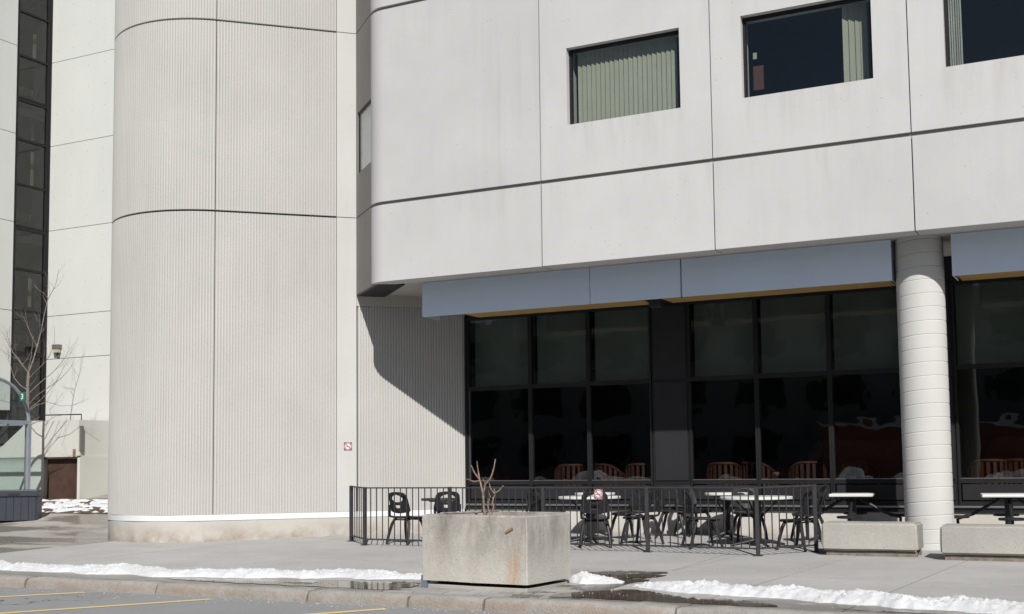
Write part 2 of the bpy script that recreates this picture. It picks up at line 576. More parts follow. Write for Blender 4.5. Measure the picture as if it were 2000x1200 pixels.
def clip(poly, a, b, c):
    """keep the part of a convex polygon where a*x+b*y <= c"""
    out = []
    n = len(poly)
    for i in range(n):
        p, q = poly[i], poly[(i+1) % n]
        dp, dq = a*p[0]+b*p[1]-c, a*q[0]+b*q[1]-c
        if dp <= 0:
            out.append(p)
        if (dp < 0 < dq) or (dq < 0 < dp):
            t = dp/(dp-dq)
            out.append((p[0]+(q[0]-p[0])*t, p[1]+(q[1]-p[1])*t))
    return out

# ------------------------------------------------------------------ ground
ZA = -.32           # asphalt
m = MB()
m.add([(-300, -300, -.62), (300, -300, -.62), (300, 300, -.62), (-300, 300, -.62)], [(0, 1, 2, 3)])
struct(m.build('ground', 'ground_cover'))
m = MB()
m.add([(-90, -32, ZA), (60, -32, ZA), (60, 11.62, ZA), (-90, 11.62, ZA)], [(0, 1, 2, 3)])
lot = struct(m.build('parking_lot', 'asphalt'))
for (ax, ay), (bx, by) in (((-17.2, 4.4), (-12.05, 11.36)), ((-14.45, 4.2), (-9.93, 11.34)), ((-12.2, 4.2), (-7.39, 11.30))):
    d = Vector((bx-ax, by-ay)).normalized(); n = Vector((-d.y, d.x))*.062
    m = MB()
    K = 30
    vs = []
    for i in range(K+1):
        p = Vector((ax, ay)).lerp(Vector((bx, by)), i/K)
        j = .006*noise.noise(Vector((p.x*6, p.y*6, 0)))
        vs += [(p.x-n.x*(1+j*8), p.y-n.y*(1+j*8), ZA+.004), (p.x+n.x*(1-j*6), p.y+n.y*(1-j*6), ZA+.004)]
    m.add(vs, [(2*i, 2*i+2, 2*i+3, 2*i+1) for i in range(K)])
    m.build('painted_line', 'yellow_paint', lot)

# underlay of the pavement, dark in the joints
m = MB()
xs = [-17.0+i*1.0 for i in range(25)]
m.add([(x, y, G(-10, y)-.055) for x in (-17.2, 8) for y in (11.6, 20.6)], [(0, 2, 3, 1)])
side = struct(m.build('sidewalk', 'seam_dark'))

ROT = radians(-6.0)
cr_, sr_ = cos(ROT), sin(ROT)
def slabgrid(region, u_lines, v_lines):
    for i in range(len(u_lines)-1):
        for j in range(len(v_lines)-1):
            g = .010
            q = [(u_lines[i]+g, v_lines[j]+g), (u_lines[i+1]-g, v_lines[j]+g), (u_lines[i+1]-g, v_lines[j+1]-g), (u_lines[i]+g, v_lines[j+1]-g)]
            # rotate about (-5.25, 14.65)
            P = [(-5.25+cr_*(u+5.25)-sr_*(v-14.65), 14.65+sr_*(u+5.25)+cr_*(v-14.65)) for u, v in q]
            x0, x1, y0, y1 = region
            for a, b, c in ((-1, 0, -x0), (1, 0, x1), (0, -1, -y0), (0, 1, y1)):
                if len(P) >= 3:
                    P = clip(P, a, b, c)
            if len(P) < 3:
                continue
            ar = abs(sum(P[k_][0]*P[(k_+1) % len(P)][1]-P[(k_+1) % len(P)][0]*P[k_][1] for k_ in range(len(P))))/2
            if ar < .02:
                continue
            dz = random.uniform(-.003, .003)
            MB().prism(P, lambda x, y: G(-10, y)-.07, lambda x, y: G(-10, y)+dz).build('paving_slab', 'slab_salted', side)
ul = [-5.25+1.52*i for i in range(-14, 9)]
slabgrid((-17.0, -7.75, 11.74, 20.45), ul[::2], [9.3, 11.9, 15.0-.75, 17.2, 19.2, 22])
slabgrid((-7.742, -5.262, 14.66, 20.45), [-8.29, -5.25, -2.2], [14.0, 17.2, 19.2, 22])
slabgrid((-5.254, 7.5, 11.74, 20.45), ul, [9.3, 11.9, 14.65, 17.25, 19.2, 22])
# block pavers round the planter
PW, PH = .40, .20
row = 0
y = 11.76
while y+PH < 14.66:
    x = -7.745 - (PW/2 if row % 2 else 0)
    while x < -5.27:
        a, b = max(x, -7.745), min(x+PW, -5.262)
        if b-a > .05:
            dz = random.uniform(-.004, .003)
            cx, cy_ = (a+b)/2, y+PH/2
            tx, ty = random.uniform(-.01, .01), random.uniform(-.012, .012)
            MB().prism([(a+.007, y+.008), (b-.007, y+.008), (b-.007, y+PH-.008), (a+.007, y+PH-.008)], lambda X, Y: G(-10, Y)-.06, lambda X, Y: G(-10, Y)+dz-.002+tx*(X-cx)+ty*(Y-cy_)).build('paver', 'paver_damp', side)
        x += PW
    y += PH; row += 1

# kerb stones
curb = None
jx = [-17.6, -15.6, -13.3, -10.97, -8.62, -7.24, -6.28, -4.1, -2.0, .3, 2.6, 4.9, 7.2]
m = MB()
m.box(-40, 9, 11.53, 11.72, -.6, -.36)
curb = struct(m.build('curb', 'seam_dark'))
for i in range(len(jx)-1):
    a, b = jx[i]+.013, jx[i+1]-.013
    K = max(4, int((b-a)/.12))
    prof = [(11.50, ZA-.08), (11.485, ZA+.02), (11.50, -.235), (11.515, -.20), (11.55, -.183), (11.70, -.176), (11.735, -.19), (11.735, -.45)]
    vs = []; fs = []
    dy = random.uniform(-.01, .01)
    for k_ in range(K+1):
        x = a+(b-a)*k_/K
        for q, (yy, zz) in enumerate(prof):
            e = .012 if k_ in (0, K) else 0
            nn = .018*noise.noise(Vector((x*3, q*.9, i)))+.012*noise.noise(Vector((x*15, q*1.9, i)))
            lim = nn if 0 < q < 6 else 0
            vs.append((x, yy+dy+lim+(e if q < 4 else 0), zz+lim*.6-(e if 2 <= q <= 6 else 0)))
    n = len(prof)
    for k_ in range(K):
        for q in range(n-1):
            fs.append((k_*n+q, (k_+1)*n+q, (k_+1)*n+q+1, k_*n+q+1))
    fs.append(tuple(range(n))); fs.append(tuple(K*n+q for q in reversed(range(n))))
    MB().add(vs, fs).build('curb_stone', 'curb_stained', curb, smooth=True)
# kerb beyond the frame on the left
MB().box(-40, -17.61, 11.50, 11.73, -.5, -.18, .02).build('curb_stone', 'curb_stained', curb)

# damp walkway rising to the left wing
def sheet(x0, x1, y0, y1, nx, ny, zf):
    vs = [(x0+(x1-x0)*i/nx, y0+(y1-y0)*j/ny) for j in range(ny+1) for i in range(nx+1)]
    return MB().add([(x, y, zf(x, y)) for x, y in vs], [(j*(nx+1)+i, j*(nx+1)+i+1, (j+1)*(nx+1)+i+1, (j+1)*(nx+1)+i) for j in range(ny) for i in range(nx)])
struct(sheet(-45, -17.0, 11.74, 24.3, 60, 50, G).build('walkway', 'damp_walk', smooth=True))
def bed_in(x, y):
    return 20.55+.25*noise.noise(Vector((x*.8, 0, 3))) < y < 22.75
struct(sheet(-27.1, -18.6, 20.45, 22.7, 40, 14, lambda x, y: G(x, y)+.012+.02*noise.noise(Vector((x*5, y*5, 0)))).build('planting_bed', 'mulch', smooth=True))
# thin snow lying in patches on the bed
vs = []; fs = []; idx = {}
NX, NY = 150, 60
for j in range(NY+1):
    for i in range(NX+1):
        x = -27+8.3*i/NX; yy = 20.5+2.0*j/NY
        h = noise.noise(Vector((x*2.2, yy*4.2, 1.7)))+.9*noise.noise(Vector((x*7, yy*9, 4.2)))+.02
        edge = min(1, (yy-20.5)*4, (22.5-yy)*2.2)
        h = min(h, edge)
        idx[i, j] = len(vs)
        vs.append((x, yy, G(x, yy)-.03+.09*sstep(-.35, .45, h)))
for j in range(NY):
    for i in range(NX):
        fs.append((idx[i, j], idx[i+1, j], idx[i+1, j+1], idx[i, j+1]))
tag(struct(MB().add(vs, fs).build('snow_patches', 'snow', smooth=True), 'stuff'), 'thin patchy snow lying on the mulch bed behind the storage box', 'snow')

# ridges of old snow along the kerb
def snow_ridge(name, pts, label, taper0=.6, taper1=.6, seed=0):
    vs = []; fs = []
    P = [Vector(p[:2]) for p in pts]
    L = [0]
    for i in range(1, len(P)):
        L.append(L[-1]+(P[i]-P[i-1]).length)
    K = int(L[-1]/.025); M = 26
    for k_ in range(K+1):
        s = L[-1]*k_/K
        i = max(j for j in range(len(P)-1) if L[j] <= s+1e-9)
        t = (s-L[i])/(L[i+1]-L[i])
        t2 = t
        c = P[i].lerp(P[i+1], t2)
        hw = pts[i][2]+(pts[i+1][2]-pts[i][2])*t; hh = pts[i][3]+(pts[i+1][3]-pts[i][3])*t
        d = (P[i+1]-P[i]).normalized(); nrm = Vector((-d.y, d.x))
        e = min(1, (s+.02)/taper0, (L[-1]-s+.02)/taper1)
        e = sqrt(max(0, e))
        hw *= (.55+.45*e)*.92; hh *= e*.74
        wob = .16*noise.noise(Vector((s*1.6, seed, 0)))
        nearw = hw*(1+.35*noise.noise(Vector((s*2.3, seed+5, 0)))+.15*noise.noise(Vector((s*9, seed+5, 0))))
        farw = hw*(1+.35*noise.noise(Vector((s*2.0, seed+9, 0)))+.15*noise.noise(Vector((s*8, seed+9, 0))))
        for q in range(M+1):
            u = -1+2*q/M
            off = u*(nearw if u < 0 else farw)+wob
            x, y_ = c.x+nrm.x*off, c.y+nrm.y*off
            prof = max(0, 1-abs(u)**2.2)
            lump = 1+.45*noise.noise(Vector((x*2.6, y_*2.6, seed)))+.28*noise.noise(Vector((x*8, y_*8, seed)))
            z = G(-10, y_)-.025+(hh*lump)*prof**.75+.022*prof*noise.noise(Vector((x*22, y_*22, seed)))+.018*prof*noise.noise(Vector((x*55, y_*55, seed)))+.01*prof*noise.noise(Vector((x*120, y_*120, seed)))
            vs.append((x, y_, z))
    for k_ in range(K):
        for q in range(M):
            fs.append((k_*(M+1)+q, (k_+1)*(M+1)+q, (k_+1)*(M+1)+q+1, k_*(M+1)+q+1))
    o = MB().add(vs, [tuple(reversed(f)) for f in fs]).build(name, 'snow', smooth=True)
    for p in o.data.polygons:
        p.use_smooth = True
    tag(struct(o, 'stuff'), label, 'snow')
snow_ridge('snow_ridge', [(-20, 12.45, .35, .12), (-16, 12.4, .34, .13), (-13.6, 12.42, .34, .11), (-12.6, 12.45, .36, .15), (-11.2, 12.42, .30, .12), (-10, 12.75, .36, .13), (-9, 12.98, .34, .13), (-8.2, 13.02, .30, .10), (-7.5, 12.9, .24, .05)], 'long ridge of old white snow on the pavement left of the square planter', seed=2)
snow_ridge('snow_ridge', [(-5.35, 13.0, .16, .03), (-4.9, 12.95, .28, .11), (-4.2, 12.9, .36, .15), (-3.2, 12.72, .36, .14), (-2.2, 12.52, .38, .13), (-1.2, 12.3, .40, .13), (0.2, 12.0, .40, .12), (3, 11.95, .38, .12)], 'long ridge of old white snow along the kerb right of the planter', seed=13)
snow_ridge('snow_pile', [(-6.1, 13.45, .22, .16), (-5.75, 13.35, .28, .14), (-5.3, 13.25, .14, .04)], 'small heap of snow beside the right corner of the square planter', .2, .3, seed=31)

# melt water
def puddle(pts, label, lift=.005, seed=0):
    # smooth closed outline
    n = len(pts)
    poly = []
    for i in range(n):
        p0, p1, p2, p3 = [Vector(pts[(i+k_) % n]) for k_ in (-1, 0, 1, 2)]
        for s in range(10):
            t = s/10
            q = .5*((2*p1)+(-p0+p2)*t+(2*p0-5*p1+4*p2-p3)*t*t+(-p0+3*p1-3*p2+p3)*t**3)
            wv = Vector((noise.noise(Vector((q.x*5, q.y*5, seed))), noise.noise(Vector((q.x*5, q.y*5, seed+3)))))*.08
            poly.append((q.x+wv.x, q.y+wv.y))
    vs = [(x, y_, G(-10, y_)+lift) for x, y_ in poly]
    o = MB().add(vs, [tuple(range(len(vs)))]).build('puddle', 'melt_water')
    struct(o)
puddle([(-11.3, 12.0), (-10, 11.85), (-8.6, 11.82), (-7.72, 11.82), (-7.6, 12.25), (-7.8, 12.6), (-8.6, 12.45), (-9.6, 12.3), (-10.6, 12.12)], '', seed=1)
puddle([(-5.7, 11.9), (-5.0, 11.84), (-4.2, 11.8), (-3.2, 11.8), (-3.4, 12.1), (-4.1, 12.35), (-4.7, 12.6), (-5.2, 12.6)], '', seed=4)
puddle([(-5.95, 13.55), (-5.3, 13.2), (-5.15, 13.7), (-5.25, 14.45), (-5.6, 14.1), (-6.0, 14.0)], '', seed=9)
puddle([(-2.6, 11.82), (-1.2, 11.79), (.8, 11.79), (.8, 11.9), (-1.2, 11.95)], '', seed=12)

# ------------------------------------------------------------------ fluted stair tower
TOW = thing('fluted_tower', 'rounded ribbed concrete stair tower left of the patio', 'tower', (-14.9, 17.1, -.07))
C0 = Vector((-16.245, 18.405)); RT = 1.85          # centre and radius of the rounded end
q2 = sqrt(.5)
P420 = C0+Vector((q2, -q2))*RT                     # joint between curve and flat
dT = Vector((q2, q2)); nT = Vector((q2, -q2))
LF = (Vector((-13.33, 18.70))-P420).dot(dT)        # length of the ribbed flat
TT = Vector((-13.06, 18.965))                      # outer corner with the link wall
LS = (TT-P420).dot(dT)
AA = Vector((-11.525, 20.5))                       # where the ribbed wall meets the glazing
LA = (AA-P420).dot(dT)
SP, DEP = .0532, .0175
def flat_pt(s, d):
    p = P420+dT*s+nT*d
    return (p.x, p.y)
def arc_pt(s, d):
    a = atan2(-q2, q2)-s/RT      # going back round the curve
    return (C0.x+cos(a)*(RT+d), C0.y+sin(a)*(RT+d))
def ribs(fn, s0, s1):
    n = max(1, round((s1-s0)/SP)); w_ = (s1-s0)/n
    out = []
    for i in range(n):
        b = s0+i*w_
        out += [(b+.00*w_, -DEP), (b+.16*w_, -DEP), (b+.26*w_, -.003), (b+.34*w_, 0), (b+.78*w_, 0), (b+.88*w_, -.003)]
    out.append((s1, -DEP))
    return [fn(s, d) for s, d in out]
def wall_strip(front, back, z0, z1):
    n = len(front)
    vs = [(x, y, z0) for x, y in front]+[(x, y, z1) for x, y in front]+[(x, y, z0) for x, y in back]+[(x, y, z1) for x, y in back]
    fs = []
    for i in range(n-1):
        fs += [(i, i+1, n+i+1, n+i), (2*n+i+1, 2*n+i, 3*n+i, 3*n+i+1), (i+1, i, 2*n+i, 2*n+i+1), (n+i, n+i+1, 3*n+i+1, 3*n+i)]
    fs += [(0, n, 3*n, 2*n), (n-1, 3*n-1, 4*n-1, 2*n-1)]
    return MB().add(vs, fs)
rows = [(.415, 6.028), (6.066, 9.678), (9.716, 14.5)]
SEAMARC = 1.62
for z0, z1 in rows:
    fr = ribs(flat_pt, .008, LF-.004)
    bk = [flat_pt((Vector(p)-P420).dot(dT), -.16) for p in fr]
    wall_strip(fr, bk, z0, z1).build('ribbed_panel', 'tower_concrete', TOW)
    fr = [flat_pt(LF, 0), flat_pt(LS, 0)]
    wall_strip(fr, [flat_pt(LF, -.16), flat_pt(LS, -.16)], z0-(.012 if z0 > 1 else 0), z1+.012).build('plain_strip', 'strip_concrete', TOW)
    for a, b in ((.008, SEAMARC-.002), (SEAMARC+.003, 5.6)):
        fr = ribs(arc_pt, a, b)
        bk = []
        for p in fr:
            v = (Vector(p)-C0); v = v.normalized()*(RT-.16)+C0
            bk.append((v.x, v.y))
        wall_strip(list(reversed(fr)), list(reversed(bk)), z0, z1).build('curved_ribbed_panel', 'tower_concrete', TOW)
# dark core behind the joints
cpts = [arc_pt(5.6-i*.2, -.07) for i in range(29)]+[flat_pt(LS-.02, -.07), flat_pt(LS-.02, -1.6)]
MB().prism(cpts, -.3, 14.4).build('core', 'seam_dark', TOW)
# plinth and white flashing
ppts = [arc_pt(5.6-i*.14, -.012) for i in range(41)]+[flat_pt(LA-.05, -.012)]
bpts = []
for p in ppts[:-1]:
    v = (Vector(p)-C0).normalized()*(RT-.3)+C0; bpts.append((v.x, v.y))
bpts.append(flat_pt(LA-.05, -.3))
wall_strip(ppts, bpts, -.4, .30).build('plinth', 'base_concrete', TOW, smooth=True)
ppts = [arc_pt(5.6-i*.14, -.004+.006*sin(i*.7)) for i in range(41)]+[flat_pt(LA-.05, -.006)]
wall_strip(ppts, bpts, .306, .412).build('flashing', 'flashing_white', TOW, smooth=True)
# ribbed wall running back under the overhang, plain band above it
fr = ribs(flat_pt, LS+.03, LA-.01)
bk = [flat_pt((Vector(p)-P420).dot(dT), -.16) for p in fr]
fr = [flat_pt((Vector(p)-P420).dot(dT), (Vector(p)-P420).dot(nT)-.008) for p in fr]
wall_strip(fr, bk, .415, 4.33).build('ribbed_panel', 'tower_concrete', TOW)
wall_strip([flat_pt(LS+.005, -.004), flat_pt(LA, -.004)], [flat_pt(LS+.005, -.16), flat_pt(LA, -.16)], 4.335, 4.72).build('concrete_band', 'soffit_concrete', TOW)

# ------------------------------------------------------------------ main building
YF, ZB = 17.74, 4.533
BLD = thing('office_building', 'long pale concrete building with overhanging upper floor on a round column', 'building', (-6, 19, 0))
X0c, RC = -11.64, .48
def corner_path(inset=0., x_to=-8.52):
    pts = []
    cx, cy_ = X0c, YF+RC
    for i in range(25):
        t = radians(52)*(1-i/24)
        pts.append((cx-sin(t)*(RC-inset), cy_-cos(t)*(RC-inset)))
    pts.append((X0c+.03, YF+inset))
    pts.append((x_to, YF+inset))
    return pts
TH = .40
def corner_panel(z0, z1, x_to):
    f = corner_path(0, x_to); b = [(x, y_+TH) for x, y_ in f]
    b = [(min(max(x+.25, f[0][0]+.02), x_to) if i < 26 else x_to, YF+TH) for i, (x, y_) in enumerate(f)]
    return wall_strip(f, b, z0, z1)
joints = [-8.51, -5.545, -2.58, .385, 3.35, 6.3]
rowsF = [(ZB, 5.914), (5.976, 9.49), (9.552, 13.0)]
for z0, z1 in rowsF:
    corner_panel(z0, z1, joints[0]-.008).build('corner_panel', 'facade_concrete', BLD)
WZ0, WZ1 = 6.85, 8.15
def panel_hole(x0, x1, z0, z1, wx0, wx1, wz0, wz1, reveal=.24):
    y0, y1 = YF, YF+TH
    vs = []
    for yy in (y0, y1):
        vs += [(x0, yy, z0), (x1, yy, z0), (x1, yy, z1), (x0, yy, z1)]
        vs += [(wx0, yy, wz0), (wx1, yy, wz0), (wx1, yy, wz1), (wx0, yy, wz1)]
    fs = []
    for i in range(4):
        j = (i+1) % 4
        fs.append((i, j, 4+j, 4+i)); fs.append((8+j, 8+i, 12+i, 12+j))
        fs.append((i, 8+i, 8+j, j)); fs.append((4+j, 12+j, 12+i, 4+i))
    return MB().add(vs, fs)
wins = []
for i in range(5):
    a, b = joints[i]+.008, joints[i+1]-.008
    MB().box(a, b, YF, YF+TH, ZB, 5.914, .008).build('wall_panel', 'facade_concrete', BLD)
    wx0 = a+.49; wx1 = wx0+1.965
    panel_hole(a, b, 5.976, 9.49, wx0, wx1, WZ0, WZ1).build('wall_panel', 'facade_concrete', BLD)
    wins.append((wx0, wx1))
    MB().box(a, b, YF, YF+TH, 9.552, 13.0, .008).build('wall_panel', 'facade_concrete', BLD)
# recessed core behind joints and grooves
core = MB()
for jx_ in joints[:-1]:
    core.box(jx_-.05, jx_+.05, YF+.05, YF+.19, ZB+.02, 12.9)
core.build('joint_backing', 'seam_dark', BLD)
for z0, z1 in ((5.88, 6.01), (9.46, 9.58)):
    f_ = corner_path(.045, 6.3)
    wall_strip(f_, [(x+.06 if i < 25 else x, YF+.2) for i, (x, y_) in enumerate(f_)], z0, z1).build('groove_backing', 'groove_concrete', BLD)
# upper storey rooms behind the windows
rm = MB()
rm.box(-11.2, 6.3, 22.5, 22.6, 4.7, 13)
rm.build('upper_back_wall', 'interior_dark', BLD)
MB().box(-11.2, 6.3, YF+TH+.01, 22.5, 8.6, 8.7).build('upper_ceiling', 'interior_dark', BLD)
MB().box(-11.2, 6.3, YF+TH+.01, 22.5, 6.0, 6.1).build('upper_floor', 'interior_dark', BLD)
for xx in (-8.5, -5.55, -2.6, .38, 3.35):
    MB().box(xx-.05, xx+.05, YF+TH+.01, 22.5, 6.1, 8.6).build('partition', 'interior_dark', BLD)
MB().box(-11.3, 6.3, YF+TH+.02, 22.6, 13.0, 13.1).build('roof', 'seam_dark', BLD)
for i, (a, b) in enumerate(wins):
    yg = YF+.13
    f = MB()
    fwid = .04
    f.box(a-.0, a+fwid, yg-.02, yg+.06, WZ0, WZ1); f.box(b-fwid, b, yg-.02, yg+.06, WZ0, WZ1)
    f.box(a+fwid, b-fwid, yg-.02, yg+.06, WZ1-fwid, WZ1); f.box(a+fwid, b-fwid, yg-.02, yg+.06, WZ0, WZ0+.03)
    fo = f.build('window', 'dark_metal', BLD)
    MB().box(a+fwid, b-fwid, yg+.012, yg+.02, WZ0+.03, WZ1-fwid).build('pane', 'upper_glass', fo)
    if i == 0:
        n = 21
        for s in range(n):
            cx = a+.10+(b-a-.24)*(s+.5)/n
            t = radians(24)
            ux, uy = (cos(t), sin(t)), (-sin(t), cos(t))
            MB().obox((cx, yg+.14), ux, uy, .094, .004, WZ0-.02, WZ1+.02).build('blind_slat', 'blind_cream', fo)
        MB().box(a+.06, b-.06, yg+.10, yg+.18, WZ1-.04, WZ1+.03).build('blind_rail', 'blind_cream', fo)
    elif i == 1:
        for s, cx in enumerate((b-.42, b-.33, b-.24, b-.17)):
            t = radians(28)
            MB().obox((cx, yg+.14+.02*s), (cos(t), sin(t)), (-sin(t), cos(t)), .11, .004, WZ0-.02, WZ1+.02).build('blind_slat', 'blind_cream', fo)
        MB().box(a+.09, a+.25, yg+.2, yg+.23, WZ0+.20, WZ0+.58).build('red_card', 'red_card', fo)
        MB().box(a+.09, a+.15, yg+.21, yg+.22, WZ0+.70, WZ0+.80).build('paper', 'blind_cream', fo)
    elif i == 2:
        K = 26
        fr = [(a+.03+.19*k_/K, yg+.10+.018*sin(k_*1.5)) for k_ in range(K+1)]
        wall_strip(fr, [(x, y_+.006) for x, y_ in fr], WZ0-.02, WZ1+.02).build('curtain', 'curtain_white', fo, smooth=True)
# link wall between facade corner and tower (45 degrees), with its window
E0 = Vector(corner_path()[0]); 
Ls0 = Vector((E0.x+.10, E0.y+.04)); dL = (TT-Ls0); LL = dL.length; dL.normalize(); nL = Vector((-dL.y, dL.x))
if nL.y > 0:
    nL = -nL
def link(s, d):
    p = Ls0+dL*s+nL*d
    return (p.x, p.y)
wa, wb = LL*.10, LL*.60
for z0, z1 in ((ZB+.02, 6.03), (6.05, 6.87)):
    wall_strip([link(LL-.003, 0), link(0, 0)], [link(LL-.003, -.2), link(0, -.2)], z0, z1).build('link_panel', 'link_shade_concrete', BLD)
wall_strip([link(LL-.003, 0), link(0, 0)], [link(LL-.003, -.2), link(0, -.2)], 8.08, 9.68).build('link_panel', 'link_shade_concrete', BLD)
wall_strip([link(LL-.003, 0), link(0, 0)], [link(LL-.003, -.2), link(0, -.2)], 9.70, 13).build('link_panel', 'link_shade_concrete', BLD)
wall_strip([link(LL-.003, 0), link(LL*.93, 0)], [link(LL-.003, -.2), link(LL*.93, -.2)], 6.87, 8.08).build('link_panel', 'link_shade_concrete', BLD)
lw = wall_strip([link(LL*.93, -.02), link(LL*.90, -.02)], [link(LL*.93, -.06), link(LL*.90, -.06)], 6.90, 8.05)
lw.add(*[(q.v, q.f) for q in [wall_strip([link(LL*.93, -.02), link(0, -.02)], [link(LL*.93, -.06), link(0, -.06)], 8.03, 8.075)]][0])
lw.add(*[(q.v, q.f) for q in [wall_strip([link(LL*.93, -.02), link(0, -.02)], [link(LL*.93, -.06), link(0, -.06)], 6.875, 6.90)]][0])
lwo = lw.build('window', 'dark_metal', BLD)
wall_strip([link(LL*.90, -.03), link(.01, -.03)], [link(LL*.90, -.04), link(.01, -.04)], 6.905, 8.025).build('pane', 'upper_glass', lwo)
wall_strip([link(LL*.90, -.07), link(.01, -.07)], [link(LL*.90, -.08), link(.01, -.08)], 6.91, 8.02).build('reflection_sheet', 'flashing_white', lwo)  # white sheet added behind the glass for the pane's pale reflection of the tower
# soffit, dark link soffit plate and the beam over the glazing
sp = [(-11.55, YF+TH+.004), (6.3, YF+TH+.004), (6.3, 20.9), AA+Vector((.0, .4)), flat_pt(LS+.45, -.2), (-11.9, YF+TH+.3)]
MB().prism([(p[0], p[1]) for p in sp], ZB+.03, ZB+.16).build('soffit', 'soffit_concrete', BLD)
lk = [link(.0, -.005), link(LL-.01, -.005), flat_pt(LS+.55, .0), (link(.0, 0)[0]+.42, link(0, 0)[1]+.26)]
MB().prism(lk, ZB-.012, ZB+.025).build('link_soffit', 'spandrel_metal', BLD)
MB().box(-11.35, 6.3, 20.42, 20.7, 4.17, ZB+.028).build('header', 'dark_metal', BLD)
# column with form-tube rings
CX0, CY0, CRAD = -2.665, 18.65, .345
prof = []
z = G(-10, CY0)-.05
rings = []
zz = .02
while zz < 4.6:
    rings.append(zz); zz += .2035
prof = [(CRAD, G(-10, CY0)-.05)]
for zr in rings:
    if zr+.016 < ZB+.03:
        prof += [(CRAD, zr-.010), (CRAD-.0065, zr-.003), (CRAD-.0065, zr+.003), (CRAD-.001, zr+.010)]
prof.append((CRAD, ZB+.035))
SEG = 160
vs = []; fs = []
for r_, z_ in prof:
    for s in range(SEG):
        t = 2*pi*s/SEG
        sw = .03*sin(t+2.2) if 0 < prof.index((r_, z_)) < len(prof)-1 else 0
        vs.append((CX0+cos(t)*r_, CY0+sin(t)*r_, z_+sw))
for i in range(len(prof)-1):
    for s in range(SEG):
        s2 = (s+1) % SEG
        fs.append((i*SEG+s, i*SEG+s2, (i+1)*SEG+s2, (i+1)*SEG+s))
MB().add(vs, fs).build('column', 'column_concrete', BLD)
# bulkhead panels hung from the soffit, with ochre undersides
YB = 18.42
zbk = 3.945
for a, b in ((-11.25, -7.955), (-7.945, -6.350), (-6.328, -3.035), (-2.18, .9), (.91, 4.0)):
    p = MB().box(a, b, YB, YB+.05, zbk, ZB+.026).build('bulkhead_panel', 'bulkhead_sky_tint', BLD)
MB().box(-6.349, -6.329, YB+.012, YB+.06, zbk-.02, ZB+.026).build('bulkhead_trim', 'lamp_grey', BLD)
MB().box(-7.956, -7.944, YB+.02, YB+.06, zbk, ZB+.026).build('bulkhead_trim', 'lamp_grey', BLD)
for a, b in ((-10.45, -7.06), (-6.72, -3.08), (-2.12, 4.0)):
    MB().box(a, b, YB+.055, YB+.66, zbk+.004, zbk+.05).build('ochre_underside', 'ochre_board', BLD)
    MB().box(a, b, YB+.62, YB+.66, zbk+.052, ZB+.026).build('bulkhead_back', 'interior_dark', BLD)
for xe in (-11.25, -3.048):
    MB().box(xe, xe+.012, YB+.052, YB+.6, zbk, ZB+.026).build('bulkhead_end', 'bulkhead_sky_tint', BLD)
MB().box(-2.178, -2.166, YB+.052, YB+.6, zbk, ZB+.026).build('bulkhead_end', 'bulkhead_sky_tint', BLD)
lf = MB().box(-7.03, -6.82, 18.75, 18.95, 3.86, 4.0, .015).box(-6.97, -6.88, 18.82, 18.9, 4.0, ZB+.027)
lf.build('floodlight', 'black_rubber', BLD)

# glazed ground-floor wall
YW = 20.5
ZS, ZT, ZH = .965, 2.75, 4.10          # sill, transom, head
ZL0, ZL1 = .40, .52
def store_bay(x0, x1, first=False):
    t = .035
    f = MB()
    f.box(x0, x0+t, YW-.03, YW+.09, ZL1, ZH+.07); f.box(x1-t, x1, YW-.03, YW+.09, ZL1, ZH+.07)
    f.box(x0+t, x1-t, YW-.025, YW+.085, ZS-.085, ZS-.012)
    f.box(x0+t, x1-t, YW-.025, YW+.085, ZT-.04, ZT+.04)
    f.box(x0+t, x1-t, YW-.025, YW+.085, ZH, ZH+.068)
    f.box(x0+t, x1-t, YW-.025, YW+.085, ZL1, ZL1+.07)
    fo = f.build('window', 'dark_metal', BLD)
    MB().box(x0+t, x1-t, YW-.012, YW+.02, ZS-.012, ZS-.002).build('glazing_bead', 'aluminium_edge', fo)
    MB().box(x0+t, x0+t+.008, YW-.012, YW+.02, ZS-.002, ZT-.04).build('glazing_bead', 'aluminium_edge' if first else 'dark_metal', fo)
    MB().box(x0+t, x1-t, YW+.02, YW+.028, ZS-.002, ZT-.04).build('pane', 'store_glass', fo)
    MB().box(x0+t, x1-t, YW+.02, YW+.028, ZT+.04, ZH).build('pane', 'store_glass', fo)
    sp_ = MB().box(x0+t+.02, x1-t-.02, YW-.005, YW+.02, ZL1+.09, ZS-.105, .004).build('spandrel_panel', 'spandrel_metal', fo)
    MB().box(x0+t, x1-t, YW+.25, YW+.256, ZT-.02, ZH+.05).build('roller_shade', 'roller_shade', fo)
bays = [(-11.49, -10.115), (-10.115, -8.905), (-8.905, -7.66), (-6.95, -5.72), (-5.72, -4.455), (-4.455, -3.20), (-2.46, -1.2), (-1.2, .06), (.06, 1.3), (1.3, 2.5), (2.5, 3.8)]
for i, (a, b) in enumerate(bays):
    store_bay(a+.002, b-.002, i == 0)
for a, b in ((-7.655, -6.955), (-3.195, -2.465)):
    f = MB()
    f.box(a, b, YW+.0, YW+.09, ZL1, ZH+.07)
    so_ = f.build('solid_bay', 'dark_metal', BLD)
    for z0, z1 in ((ZL1+.09, ZS-.105), (ZS-.02, ZT-.03), (ZT+.03, ZH)):
        MB().box(a+.04, b-.04, YW-.018, YW-.001, z0, z1, .004).build('solid_panel', 'spandrel_metal', so_)
MB().box(-11.525, -11.492, YW-.06, YW+.12, .40, 4.17).build('frame_post', 'dark_metal', BLD)
MB().box(-11.52, 6.3, YW-.085, YW+.05, .485, ZL1-.002, .006).build('ledge', 'aluminium_edge', BLD)
